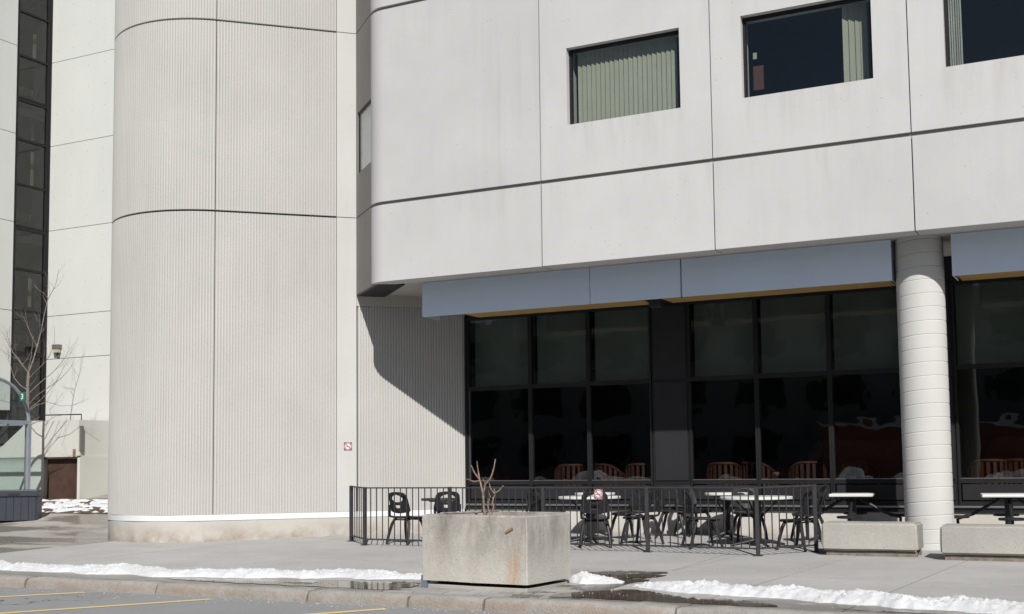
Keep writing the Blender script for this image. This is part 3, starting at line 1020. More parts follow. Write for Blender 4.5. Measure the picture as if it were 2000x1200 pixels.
MB().box(-11.52, 6.3, YW-.055, YW+.05, .415, .483).build('ledge', 'dark_metal', BLD)
MB().box(-11.535, 6.3, YW-.02, YW+.2, -.3, .412).build('low_wall', 'low_wall_concrete', BLD)
# ground floor interior
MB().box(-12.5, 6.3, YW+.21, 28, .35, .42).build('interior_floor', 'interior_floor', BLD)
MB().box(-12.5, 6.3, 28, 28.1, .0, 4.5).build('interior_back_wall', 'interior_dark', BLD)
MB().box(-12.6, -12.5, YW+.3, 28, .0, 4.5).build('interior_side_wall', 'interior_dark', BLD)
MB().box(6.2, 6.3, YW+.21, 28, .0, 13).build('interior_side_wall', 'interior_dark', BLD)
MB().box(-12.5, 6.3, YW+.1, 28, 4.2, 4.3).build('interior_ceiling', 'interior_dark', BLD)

# red tub chairs and two high-backed booths standing just inside the glass
def make_tub():
    t = thing('tub_chair', '', 'chair', (0, 0, 0), 0, 'red tub chairs indoors')
    def top(y_):
        return .60+.22*sstep(-.1, .28, y_)
    K = 13
    rail = []
    for i in range(K+1):
        a = radians(-25)+radians(230)*i/K
        c_, s_ = cos(a), sin(a)
        rail.append((c_*.33, s_*.29, top(s_*.29)))
        MB().obox((c_*.33, s_*.29), (-s_, c_), (c_, s_), .055, .022, .28, top(s_*.29)-.01).build('slat', 'lounge_red', t, world=False)
    MB().tube(rail, .026, 7).build('back_rail', 'lounge_red', t, smooth=True, world=False)
    MB().disc((0, -.02), .27, .30, .44, 28, .03).build('seat', 'lounge_red', t, smooth=True, world=False)
    for k_ in range(4):
        a = pi/4+k_*pi/2
        MB().disc((.22*cos(a), .2*sin(a)), .016, 0, .30, 8).build('leg', 'chair_leg_metal', t, world=False)
    return t
tubs = [(-9.55, 20, 'red tub chair indoors at the right side of the second glass pane'), (-8.75, -30, 'red tub chair indoors at the left of the third glass pane'), (-8.15, 15, 'red tub chair indoors at the right of the third glass pane'),
        (-6.52, 10, 'red tub chair indoors just right of the solid black bay'), (-5.9, -20, 'red tub chair indoors beside the mullion right of the solid bay'), (-5.05, 25, 'red tub chair indoors in the middle pane left of the column'),
        (-4.15, -15, 'red tub chair indoors in the pane next to the column'), (-2.05, 12, 'red tub chair indoors just right of the column'), (-1.55, -25, 'red tub chair indoors second to the right of the column')]
tub0 = make_tub()
for i, (x, rz, lab) in enumerate(tubs):
    loc = (x, 21.12+.05*(i % 3), .42); r_ = radians(180+rz)
    if i == 0:
        tub0.matrix_basis = Matrix.Translation(Vector(loc)) @ Matrix.Rotation(r_, 4, 'Z'); tub0['label'] = lab
    else:
        copy_thing(tub0, loc, r_, lab)
for x0, x1, lab in ((-5.35, -3.4, 'dark red high-backed booth indoors behind the panes left of the column'), (-2.3, -.2, 'dark red high-backed booth indoors behind the panes right of the column')):
    t = thing('booth', lab, 'booth', ((x0+x1)/2, 22.3, .42), 0, 'red booths indoors')
    K = 14; w_ = (x1-x0)/2
    pts = [(-w_, 0)]+[(-w_+.35*(1-cos(pi/2*i/K)), 1.22*sin(pi/2*i/K)**.7) for i in range(1, K+1)]+[(w_, 1.20), (w_, 0)]
    n = len(pts)
    vs = [(x, -.08, z_) for x, z_ in pts]+[(x, .08, z_) for x, z_ in pts]
    MB().add(vs, [tuple(range(n)), tuple(reversed(range(n, 2*n)))]+[((i+1) % n, i, n+i, n+(i+1) % n) for i in range(n)]).build('high_back', 'lounge_red', t, world=False)
    MB().box(-w_, w_, .085, .62, 0, .45, .03).build('bench_seat', 'lounge_red', t, world=False)

# ------------------------------------------------------------------ left wing
WNG = thing('concrete_wing', 'tall smooth white concrete wing at far left with a dark glass strip', 'building', (-25.5, 24, .6))
YL_, XL_ = 24.0, -27.15
zj = [.3, 2.03, 4.68, 5.72, 8.16, 10.62, 13.07, 15.6]
zj = [.3, 1.98, 4.38, 5.60, 8.05, 10.50, 12.95, 15.5]
for i in range(len(zj)-1):
    MB().box(XL_+.08, -17.5, YL_, YL_+.3, zj[i]+.008, zj[i+1]-.008).build('wall_panel', 'wing_concrete', WNG)
MB().box(XL_+.05, -17.5, YL_+.03, YL_+.2, .2, 15.4).build('joint_backing', 'seam_dark', WNG)
# form-tie holes, small recessed plugs
th = MB()
for i in range(len(zj)-1):
    n = 4 if zj[i+1]-zj[i] > 2 else 2
    for r_ in range(n):
        z_ = zj[i]+(zj[i+1]-zj[i])*(r_+.5)/n
        for c_ in range(5):
            x_ = -26.85+.62*c_
            th.add([(x_+.014*cos(t*pi/4), YL_-.0025, z_+.014*sin(t*pi/4)) for t in range(8)], [tuple(range(8))])
o = th.build('tie_holes', 'tie_grey', WNG)
o['kind'] = 'stuff'
# side wall facing right: glass strip next to the corner, concrete nearer the camera
zp = [2.9, 5.65, 8.12, 10.6, 13.1, 15.5]
for i in range(len(zp)-1):
    MB().box(XL_-.4, XL_+.06, 19.5, 22.80, zp[i]+.008, zp[i+1]-.008).build('side_panel', 'wing_concrete', WNG)
MB().box(XL_-.35, XL_+.03, 19.5, 22.78, 4.25, 15.4).build('joint_backing', 'seam_dark', WNG)
mz = [2.0, 3.2, 4.45, 5.68, 6.83, 7.96, 9.21, 10.48, 11.6, 12.87, 14.14, 15.4]
for i in range(len(mz)-1):
    f = MB()
    f.box(XL_, XL_+.07, 22.83, 23.92, mz[i]-.03, mz[i]+.03)
    f.box(XL_, XL_+.07, 22.83, 22.87, mz[i]+.03, mz[i+1]-.03)
    f.box(XL_, XL_+.07, 23.86, 23.92, mz[i]+.03, mz[i+1]-.03)
    if i % 3 == 2:
        f.box(XL_, XL_+.05, 22.88, 23.85, mz[i]+.05, mz[i]+.10)
    wo = f.build('window', 'dark_metal', WNG)
    MB().box(XL_+.02, XL_+.03, 22.87, 23.86, mz[i]+.03, mz[i+1]-.03).build('pane', 'strip_glass', wo)
    if i % 3 == 0 or i == 7:
        MB().box(XL_-.35, XL_-.33, 23.68, 23.78, mz[i]+.1+.1*(i % 2), mz[i+1]-.15-.2*(i % 4 == 1)).build('curtain', 'blind_cream', wo)
    if i % 3 == 2:
        MB().box(XL_-.6, XL_-.55, 22.9, 23.9, mz[i]+.42, mz[i]+.62).build('ceiling_beam', 'timber_weathered', wo)
MB().box(XL_, XL_+.079, 23.925, YL_+.1, .5, 15.4).build('corner_post', 'dark_metal', WNG)
MB().box(XL_-2.6, XL_-2.5, 21.5, 26, 2, 15.4).build('stair_back_wall', 'interior_dark', WNG)
MB().box(XL_-2.5, XL_+.0, 24.0, 24.1, 2, 15.4).build('stair_side_wall', 'interior_dark', WNG)
for z_ in (4.0, 7.6, 11.2, 14.8):
    MB().box(XL_-2.5, XL_-.02, 22.83, 23.98, z_, z_+.2).build('stair_floor', 'interior_dark', WNG)
MB().box(XL_-2.6, XL_+.0, 22.80, 22.82, 2, 15.4).build('stair_side_wall', 'interior_dark', WNG)
# wall lamp
L = thing('wall_lamp', 'small grey and cream wall lamp high on the white wing', 'lamp', (-26.58, YL_, 4.4))
MB().box(-26.70, -26.47, YL_-.16, YL_-.002, 4.64, 4.77, .01).build('housing', 'lamp_grey', L)
MB().box(-26.685, -26.485, YL_-.145, YL_-.03, 4.54, 4.638, .01).build('lens', 'lamp_cream', L)
MB().box(-26.62, -26.53, YL_-.06, YL_-.002, 4.43, 4.538).build('bracket', 'lamp_grey', L)
# low stair block
BK = thing('stair_block', 'pale concrete stair wall with a dark rusty opening at the wing foot', 'wall', (-25.3, 22.6, .5))
YK = 22.6
ox0, ox1, oz0, oz1 = -25.51, -24.30, .62, 1.605
def slab_poly(pts, y0, y1, name, mat, par):
    n = len(pts)
    vs = [(x, y0, z) for x, z in pts]+[(x, y1, z) for x, z in pts]
    fs = [tuple(range(n)), tuple(reversed(range(n, 2*n)))]+[((i+1) % n, i, n+i, n+(i+1) % n) for i in range(n)]
    return MB().add(vs, fs).build(name, mat, par)
slab_poly([(-28.6, .2), (ox0, .2), (ox0, 2.57), (-26.2, 2.59), (-26.36, 2.42), (-28.6, .95)], YK, YK+1.3, 'side_wall', 'block_concrete', BK)
MB().box(ox0+.002, -24.26, YK, YK+1.3, oz1, 2.56).build('front_wall', 'block_concrete', BK)
MB().box(ox1, -24.20, YK+.002, YK+1.3, .2, oz1-.002).build('front_wall', 'block_concrete', BK)
MB().box(ox0+.002, ox1-.002, YK+.12, YK+.2, .3, oz1-.002).build('rusty_panel', 'rust_metal', BK)
MB().box(ox0+.002, ox1, YK-.012, YK+.1, oz1-.05, oz1-.004).build('opening_lintel', 'rust_metal', BK)
MB().box(-24.44, -24.36, YK-.03, YK-.002, oz1+.0, oz1+.20, .01).build('rusty_bracket', 'orange_rust', BK)
MB().box(-24.29, -24.18, YK-.05, YK-.002, oz1+.02, oz1+.12, .01).build('concrete_nib', 'block_concrete', BK)
MB().box(-24.25, -24.19, YK+.02, YK+.10, 1.74, 2.40).build('downpipe', 'lamp_grey', BK)
h = MB()
h.tube([(-26.0, YK+.3, 2.74), (-24.5, YK+.3, 2.72), (-24.5, YK+.3, 2.5)], .016)
h.build('handrail', 'dark_metal', BK)
h = MB()
h.tube([(-28.0, YK-.06, 1.58), (-26.7, YK-.06, 2.46)], .016)
h.tube([(-27.5, YK-.06, 1.9), (-27.5, YK+.02, 1.82)], .012).tube([(-26.9, YK-.06, 2.32), (-26.9, YK+.02, 2.24)], .012)
h.build('handrail', 'dark_metal', BK)

# ------------------------------------------------------------------ buildings across the lot (they show in the glass)
FB = thing('far_building', 'dark building across the parking lot seen only reflected in the glazing', 'building', (-10, -46, ZA))
MB().box(-60, 40, -58, -46, -.6, 13).build('wall', 'far_concrete', FB)
for r_ in range(3):
    for c_ in range(16):
        x_ = -56+6*c_
        MB().box(x_, x_+3.6, -46.03, -45.98, 1.2+4*r_, 3.4+4*r_).build('window', 'dark_metal', FB)
BS = thing('brick_shed', 'low red brick annex across the lot seen only reflected in the glazing', 'building', (-6, -38, ZA))
MB().box(-18, 9, -44, -38, -.6, 3.5).build('wall', 'brick_wall', BS)
MB().box(-18.1, 9.1, -44.1, -37.9, 3.5, 3.75).build('coping', 'flashing_white', BS)

def bank(x, y):  # unseen snow bank added for pale streaks reflected in the panes
    n_ = noise.noise(Vector((x*.22, 0, 1)))+.5*noise.noise(Vector((x*.9, y*.8, 3)))+.25*noise.noise(Vector((x*2.6, y*2.6, 5)))
    return ZA-.1+max(0, 1-((y+25.5)/2.2)**2)*(.75+.75*n_)
tag(struct(sheet(-70, 20, -27.8, -23.2, 420, 22, bank).build('added_snow_bank', 'snow', smooth=True), 'stuff'), 'unseen snow bank added across the lot for white streaks reflected in the glazing', 'snow')
rh = random.Random(3)
hm = MB()  # unseen hedge added for reddish detail in the window reflections
for i in range(1500):
    x = rh.uniform(-60, 12); yy = rh.uniform(-31.5, -29.5)
    hgt = rh.uniform(.7, 1.7)*(.75+.5*noise.noise(Vector((x*.35, 0, 0))))
    p = Vector((x, yy, ZA)); d = Vector((rh.uniform(-.35, .35), rh.uniform(-.35, .35), 1))
    hm.tube([p, p+d*hgt*.5, p+d*hgt+Vector((rh.uniform(-.1, .1), 0, 0))], [.03, .022, .008], 4, False)
tag(struct(hm.build('added_red_hedge', 'red_stems'), 'stuff'), 'unseen red stemmed hedge added across the lot for reddish reflections in the glazing', 'hedge')

# ------------------------------------------------------------------ square planter
PLN = thing('square_planter', 'large weathered square concrete planter box by the kerb with bare shrub', 'planter', (-6.70, 12.62, G(-10, 12.1)), radians(-4.6))
hw = .725; hd = .51
body_z0, body_z1 = .085, .855
def planter_body():
    bm = bmesh.new()
    bmesh.ops.create_cube(bm, size=1)
    for v in bm.verts:
        v.co = Vector((v.co.x*2*hw, v.co.y*2*hd, body_z0+(v.co.z+.5)*(body_z1-body_z0)))
    top = [f for f in bm.faces if f.normal.z > .9][0]
    bmesh.ops.bevel(bm, geom=[e for e in bm.edges if not (abs(e.verts[0].co.z-body_z0) < 1e-4 and abs(e.verts[1].co.z-body_z0) < 1e-4)], offset=.02, segments=3, affect='EDGES')
    bm.faces.ensure_lookup_table()
    top = max((f for f in bm.faces if f.normal.z > .99), key=lambda f: f.calc_area())
    r = bmesh.ops.inset_individual(bm, faces=[top], thickness=.085)
    for v in top.verts:
        pass
    ext = bmesh.ops.extrude_discrete_faces(bm, faces=[top])
    for v in ext['faces'][0].verts:
        v.co.z -= .14
    bmesh.ops.subdivide_edges(bm, edges=bm.edges[:], cuts=3, use_grid_fill=True)
    for v in bm.verts:
        v.co += Vector((noise.noise(v.co*4), noise.noise(v.co*4+Vector((5, 0, 0))), .6*noise.noise(v.co*5+Vector((0, 7, 0)))))*.008
    return MB().frombm(bm)
planter_body().build('body', 'planter_weathered', PLN, smooth=True, world=False)
MB().box(-hw+.06, hw-.03, -hd+.035, hd-.05, -.03, .045, .012).build('base', 'planter_concrete', PLN, world=False)
MB().box(-hw+.14, hw-.14, -hd+.14, hd-.14, .0, .09).build('foot', 'black_rubber', PLN, world=False)
MB().box(-hw-.004, -hw+.07, -hd-.004, -hd+.06, .0, .086).build('shim', 'blue_tape', PLN, world=False)
sheet(-hw+.1, hw-.1, -hd+.1, hd-.1, 20, 20, lambda x, y: .74+.025*noise.noise(Vector((x*5, y*5, 2)))).build('soil', 'soil', PLN, smooth=True, world=False)
tabm = MB().frombm((lambda bm: (bmesh.ops.create_cube(bm, size=1), bm)[1])(bmesh.new()), Matrix.Translation((.50, -hd-.004, .685)) @ Matrix.Rotation(radians(-28), 4, 'Y') @ Matrix.Diagonal((.105, .02, .024, 1)))
tabm.build('metal_tab', 'orange_rust', PLN, world=False)

# bare shrub in the planter: hand-laid stems with buds and short twigs
SH = thing('bare_shrub', 'bare knobbly shrub with upright stems growing in the square planter', 'shrub', (-6.72, 12.80, .55))
kz = .00067
def shp(px_, py_, dep):
    a = (px_-505)*kz; hgt = (1200-py_)*kz
    b = Vector((-6.72-.15, 12.72-.07, .565))
    return b+Vector((cos(YAW), sin(YAW), 0))*a+Vector((-sin(YAW), cos(YAW), 0))*dep+Vector((0, 0, hgt))
stems = [([(500, 1210), (492, 1000), (480, 720), (466, 640), (440, 520), (418, 430), (400, 330), (385, 230), (370, 95)], .0135, .006, 0, .03),
         ([(418, 430), (345, 335), (300, 255), (262, 165)], .008, .005, .02, .09),
         ([(425, 445), (385, 455), (320, 465), (250, 432), (168, 408)], .0055, .003, .01, -.08),
         ([(478, 705), (500, 600), (520, 500), (590, 440), (640, 340), (675, 220), (704, 62)], .011, .006, .01, -.05),
         ([(520, 500), (500, 465), (472, 415)], .004, .002, 0, -.02),
         ([(588, 1205), (605, 1100), (652, 955), (660, 900), (640, 840), (655, 765), (688, 700), (668, 655), (625, 610), (600, 560), (588, 470)], .0105, .004, -.08, -.03),
         ([(675, 672), (720, 650), (775, 615), (812, 570), (850, 535)], .0065, .004, -.06, -.10),
         ([(676, 665), (682, 625), (684, 585)], .006, .004, -.06, -.05),
         ([(572, 1205), (585, 1060), (558, 905), (582, 800), (600, 730), (560, 630)], .008, .004, .07, .12),
         ([(582, 800), (548, 850), (560, 760)], .005, .003, .09, .1)]
for si, (pts, r0, r1, d0, d1) in enumerate(stems):
    P = []
    n = len(pts)
    for i, (a, b) in enumerate(pts):
        P.append(shp(a, b, d0+(d1-d0)*i/(n-1)+.006*noise.noise(Vector((i*1.3, si, 0)))))
    # resample with small kinks
    Q = []; RR = []
    for i in range(n-1):
        for s in range(4):
            t = s/4
            q = P[i].lerp(P[i+1], t)+Vector([.003*noise.noise(Vector((i*4+s, si, k_*7.))) for k_ in range(3)])
            Q.append(q)
            rr = r0+(r1-r0)*(i+t)/(n-1)
            RR.append(rr*(1.0+.18*noise.noise(Vector((i*3.1+s*.9, si*2, 5)))+(.2 if s == 0 else 0)))
    Q.append(P[-1]); RR.append(r1*.7)
    mm = MB().tube(Q, RR, 8)
    for i in range(3, len(Q)-1, 3):
        d = Vector((random.uniform(-1, 1), random.uniform(-1, 1), random.uniform(.2, 1))).normalized()
        mm.tube([Q[i], Q[i]+d*(RR[i]+.006), Q[i]+d*(RR[i]+.012)+Vector((0, 0, .004))], [.004, .003, .001], 5)
    mm.build('stem', 'bark_tan', SH, smooth=True)
for i in range(7):
    a = random.uniform(0, 6.28); r_ = random.uniform(.1, .5)
    p = Vector((-6.72+cos(a)*r_, 12.8+sin(a)*r_*.8, .57))
    dd = Vector((random.uniform(-.1, .1), random.uniform(-.1, .1), random.uniform(.04, .11)))
    MB().tube([p, p+dd*.5, p+dd], [.005, .004, .002], 5).build('dead_stub', 'bark_tan', SH)
# old wooden stick lying over the left rim
MB().tube([(-7.38, 12.52, .685), (-7.05, 12.75, .69), (-6.85, 12.98, .70)], [.012, .014, .01], 7).build('dry_stick', 'bark_grey', SH)

# ------------------------------------------------------------------ low concrete blocks beside the column
def low_block(x0, x1, y0, label):
    zg = G(-10, y0)
    t = thing('concrete_block', label, 'block', ((x0+x1)/2, y0+.28, zg), 0, 'low concrete seat blocks')
    L_ = x1-x0
    bm = bmesh.new()
    bmesh.ops.create_cube(bm, size=1)
    for v in bm.verts:
        v.co = Vector((v.co.x*L_, v.co.y*.56, .075+(v.co.z+.5)*.385))
    bmesh.ops.bevel(bm, geom=bm.edges[:], offset=.028, segments=3, affect='EDGES')
    bmesh.ops.subdivide_edges(bm, edges=bm.edges[:], cuts=3, use_grid_fill=True)
    for v in bm.verts:
        v.co += Vector((noise.noise(v.co*4+Vector((x0, 0, 0))), noise.noise(v.co*4+Vector((5, x0, 0))), noise.noise(v.co*5+Vector((0, 7, x0)))))*.007
    MB().frombm(bm).build('body', 'planter_concrete', t, smooth=True, world=False)
    for yy in (-.22, .12):
        MB().box(-L_/2+.05, L_/2-.02, yy, yy+.10, -.02, .068, .006).build('timber_skid', 'timber_weathered', t, world=False)
    return t
low_block(-3.92, -2.62, 17.16, 'low pale concrete block on timber skids left of the round column')
low_block(-2.29, -.62, 16.86, 'low pale concrete block on timber skids right of the round column')

# ------------------------------------------------------------------ patio fence
FN = thing('patio_fence', 'low dark grey metal railing with thin bars round the patio', 'fence', (-8, 17.0, -.07))
posts = [(-12.32, 17.72), (-11.59, 17.07), (-9.91, 17.05), (-8.20, 17.02), (-6.465, 17.0), (-4.752, 16.87), (-4.10, 17.62)]
FH = .975
for x, y_ in posts:
    z_ = G(-10, y_)
    MB().box(x-.026, x+.026, y_-.026, y_+.026, z_, z_+FH+.004, .004).build('post', 'fence_metal', FN)
    MB().box(x-.06, x+.06, y_-.06, y_+.06, z_, z_+.01).build('foot_plate', 'fence_metal', FN)
for i in range(len(posts)-1):
    a, b = Vector(posts[i]), Vector(posts[i+1])
    d = (b-a); L_ = d.length; d.normalize(); n = Vector((-d.y, d.x))
    za, zb_ = G(-10, a.y), G(-10, b.y)
    def fpt(s, off, h):
        p = a+d*s+n*off
        return (p.x, p.y, za+(zb_-za)*s/L_+h)
    for h0, h1, nm in ((FH-.022, FH, 'top_rail'), (.09, .112, 'bottom_rail')):
        vs = [fpt(s, o_, h) for s in (.027, L_-.027) for o_ in (-.016, .016) for h in (h0, h1)]
        MB().add(vs, [(0, 1, 3, 2), (4, 6, 7, 5), (0, 4, 5, 1), (2, 3, 7, 6), (1, 5, 7, 3), (0, 2, 6, 4)]).build(nm, 'fence_metal', FN)
    nb = max(2, round(L_/.119))
    for k_ in range(1, nb):
        s = L_*k_/nb
        vs = [fpt(s+u*.0065, v*.0065, h) for h in (.111, FH-.021) for u, v in ((-1, -1), (1, -1), (1, 1), (-1, 1))]
        MB().add(vs, [(3, 2, 1, 0), (4, 5, 6, 7), (0, 1, 5, 4), (1, 2, 6, 5), (2, 3, 7, 6), (3, 0, 4, 7)]).build('bar', 'fence_metal', FN)

# ------------------------------------------------------------------ no-smoking signs
def no_smoking(loc, rz, size, label):
    t = thing('no_smoking_sign', label, 'sign', loc, rz, 'no smoking signs')
    s = size/2
    MB().box(-s, s, -.002, .002, -s, s).build('plate', 'sign_maroon', t, world=False)
    def disc(r, y, mat, nm, r_in=0):
        vs = []; fs = []; K = 32
        for k_ in range(K):
            a = 2*pi*k_/K
            vs += [(r*cos(a), y, r*sin(a)), (r_in*cos(a), y, r_in*sin(a)), (r*cos(a), y+.001, r*sin(a)), (r_in*cos(a), y+.001, r_in*sin(a))]
        for k_ in range(K):
            i, j = 4*k_, 4*((k_+1) % K)
            fs += [(i, j, j+1, i+1), (i+2, i, j, j+2)]
        MB().add(vs, fs).build(nm, mat, t, world=False)
    disc(s*.93, -.0035, 'sign_pink', 'ring', s*.0)
    disc(s*.86, -.0048, 'sign_white', 'disc')
    disc(s*.80, -.0061, 'sign_pink', 'ring', s*.64)
    mm = MB()
    for x0, x1, z0, z1 in ((-.5, .28, -.16, -.04), (.30, .38, -.16, -.04), (.41, .47, -.16, -.04), (.36, .44, .02, .2)):
        mm.box(x0*s, x1*s, -.0072, -.0062, z0*s, z1*s)
    mm.build('cigarette', 'sign_black', t, world=False)
    bm = bmesh.new(); bmesh.ops.create_cube(bm, size=1)
    MB().frombm(bm, Matrix.Translation((0, -.0082, 0)) @ Matrix.Rotation(radians(45), 4, 'Y') @ Matrix.Diagonal((1.42*s, .001, .15*s, 1))).build('slash', 'sign_pink' if size > .2 else 'lamp_grey', t, world=False)
    return t
ps = flat_pt((Vector((-13.18, 18.85))-P420).dot(dT), .004)
no_smoking((ps[0], ps[1], 1.645), radians(45), .152, 'small no smoking sign on the plain concrete strip of the tower')
no_smoking((-7.24, 16.975, .80), radians(-1), .150, 'small no smoking sign hung on the patio railing bars')

# ------------------------------------------------------------------ patio tables and chairs
def round_table(name, x, y_, ztop, r, label, mat='table_white', slim=False):
    zg = G(-10, y_)
    t = thing(name, label, 'table', (x, y_, zg), random.uniform(0, 1), 'patio tables')
    h = ztop-zg
    MB().disc((0, 0), r, h-.042, h, 48, .008).build('table_top', mat, t, smooth=True, world=False)
    MB().disc((0, 0), .03 if slim else .065, .05, h-.06, 24).build('pedestal', 'chair_leg_metal', t, smooth=True, world=False)
    MB().disc((0, 0), r*.55, h-.062, h-.043, 24).build('mounting_plate', 'chair_leg_metal', t, smooth=True, world=False)
    for k_ in range(4):
        a = k_*pi/2+.4
        MB().tube([(.02*cos(a), .02*sin(a), .10), (r*.45*cos(a), r*.45*sin(a), .05), (r*.78*cos(a), r*.78*sin(a), .018)], [.028, .022, .018], 8).build('foot', 'chair_leg_metal', t, smooth=True, world=False)
        if not slim:
            MB().tube([(.05*cos(a), .05*sin(a), h*.55), (r*.6*cos(a), r*.6*sin(a), h-.06)], .014, 6).build('brace', 'chair_leg_metal', t, smooth=True, world=False)
    return t
round_table('patio_table', -10.74, 17.98+.12, .695, .31, 'small thin dark round table between the two leftmost patio chairs', 'table_dark', True)
round_table('patio_table', -8.02, 18.42, .722, .52, 'white round patio table behind the railing sign, nearer the railing')
round_table('patio_table', -8.48, 19.72, .748, .36, 'smaller white round table behind the railing sign, near the glazing')
round_table('patio_table', -5.19, 18.42, .722, .565, 'largest white round patio table near the right end of the railing')
round_table('patio_table', -6.08, 19.74, .748, .36, 'small white round table near the glazing, left of the largest table')
def picnic(x, y_, ztop, w_, label):
    zg = G(-10, y_)
    t = thing('picnic_table', label, 'table', (x, y_, zg), radians(8), 'patio tables')
    h = ztop-zg
    MB().box(-w_/2, w_/2, -w_/2, w_/2, h-.045, h, .015).build('table_top', 'table_white', t, world=False)
    MB().disc((0, 0), .06, .04, h-.05, 20).build('pedestal', 'chair_leg_metal', t, smooth=True, world=False)
    MB().box(-.25, .25, -.25, .25, h-.075, h-.047).build('mounting_plate', 'chair_leg_metal', t, world=False)
    for sx_, sy_ in ((1, 0), (-1, 0), (0, 1), (0, -1)):
        a = MB()
        a.tube([(sx_*.12, sy_*.12, h-.08), (sx_*.5, sy_*.5, h-.30), (sx_*.72, sy_*.72, .40)], .024, 8)
        a.tube([(0, 0, .10), (sx_*.45, sy_*.45, .10), (sx_*.68, sy_*.68, .03)], .024, 8)
        a.tube([(sx_*.72, sy_*.72, .40), (sx_*.70, sy_*.70, .03)], .022, 8)
        a.build('arm', 'chair_leg_metal', t, smooth=True, world=False)
        s = MB().disc((sx_*.74, sy_*.74), .19, .41, .445, 28, .008)
        s.build('seat', 'chair_plastic', t, smooth=True, world=False)
    MB().disc((0, 0), .28, .0, .04, 28).build('base', 'chair_leg_metal', t, smooth=True, world=False)
picnic(-3.92, 19.36, .745, .66, 'square white table with attached dark seats left of the round column')
picnic(-1.62, 19.26, .745, .76, 'square white table with attached dark seats right of the round column')

# chair: moulded plastic shell with an oval hole and a slot in the back, four splayed tube legs
def make_chair():
    t = thing('patio_chair', '', 'chair', (0, 0, 0), 0, 'patio chairs')
    # backrest
    NU, NV = 40, 36
    def bp(u, v):
        hwid = .215*(1-.10*v**3)
        x = u*hwid
        # rounded upper corners
        y_ = -.205-.10*v+.045*u*u
        z_ = .555+.325*v-.03*abs(u)**3*v*v-.035*(1-u*u)*(1-v)**2*1.0
        return x, y_, z_
    vs = []; fs = []; ids = {}
    for j in range(NV+1):
        for i in range(NU+1):
            ids[i, j] = len(vs); vs.append(bp(-1+2*i/NU, j/NV))
    for j in range(NV):
        for i in range(NU):
            u = -1+2*(i+.5)/NU; v = (j+.5)/NV
            hole = (u/.60)**2+((v-.67)/.185)**2 < 1
            slot = (abs(u) < .20 and abs(v-.30) < .07) or ((abs(u)-.20)/.12)**2+((v-.30)/.075)**2 < 1 and abs(u) < .32
            cut = abs(u) > .80 and v > .80 and ((abs(u)-.80)/.20)**2+((v-.80)/.20)**2 > 1
            cut2 = abs(u) > .84 and v < .10 and False
            if not (hole or slot or cut):
                fs.append((ids[i, j], ids[i+1, j], ids[i+1, j+1], ids[i, j+1]))
    o = MB().add(vs, fs).build('backrest', 'chair_plastic', t, smooth=True, world=False)
    md = o.modifiers.new('thick', 'SOLIDIFY'); md.thickness = .016; md.offset = 0
    # seat
    vs = []; fs = []
    N = 18
    for j in range(N+1):
        for i in range(N+1):
            u = -1+2*i/N; v = j/N
            wv = .225*(1-.06*(1-v))*(1 if v < .85 else 1-.12*((v-.85)/.15)**2)
            z_ = .445-.022*(1-u*u)*(1-v*.6)+.02*(1-v)**2-.03*max(0, v-.8)**1*5*max(0, v-.8)*5*.6
            vs.append((u*wv, -.20+.42*v, z_))
    for j in range(N):
        for i in range(N):
            a = j*(N+1)+i
            fs.append((a, a+1, a+N+2, a+N+1))
    o = MB().add(vs, fs).build('seat', 'chair_plastic', t, smooth=True, world=False)
    md = o.modifiers.new('thick', 'SOLIDIFY'); md.thickness = .026; md.offset = 0
    # side straps joining seat and back
    for sx_ in (-1, 1):
        pts = [(sx_*.205, -.13, .44), (sx_*.21, -.20, .455), (sx_*.212, -.222, .50), (sx_*.212, -.215, .57), (sx_*.21, -.225, .66)]
        a = MB()
        for i in range(len(pts)-1):
            pass
        vs = []
        for x, y_, z_ in pts:
            vs += [(x-.022, y_-.008, z_), (x+.022, y_-.008, z_), (x+.022, y_+.010, z_+.004), (x-.022, y_+.010, z_+.004)]
        fs = []
        for i in range(len(pts)-1):
            for s in range(4):
                s2 = (s+1) % 4
                fs.append((i*4+s, i*4+s2, i*4+4+s2, i*4+4+s))
        a.add(vs, fs).build('back_strap', 'chair_plastic', t, smooth=True, world=False)
        for yy, fy in ((.14, .235), (-.15, -.265)):
            a = MB().tube([(sx_*.13, yy*.8, .425), (sx_*.165, yy, .405), (sx_*.195, yy+(fy-yy)*.25, .33), (sx_*.222, yy+(fy-yy)*.6, .18), (sx_*.238, fy, .012)], [.020, .026, .027, .025, .021], 9)
            a.build('leg', 'chair_leg_metal', t, smooth=True, world=False)
            MB().disc((sx_*.238, fy), .022, .0, .02, 12).build('leg_cap', 'black_rubber', t, smooth=True, world=False)
    a = MB()
    a.tube([(-.165, .12, .408), (.165, .12, .408)], .012, 8); a.tube([(-.165, -.12, .408), (.165, -.12, .408)], .012, 8)
    a.build('under_frame', 'chair_leg_metal', t, smooth=True, world=False)
    return t
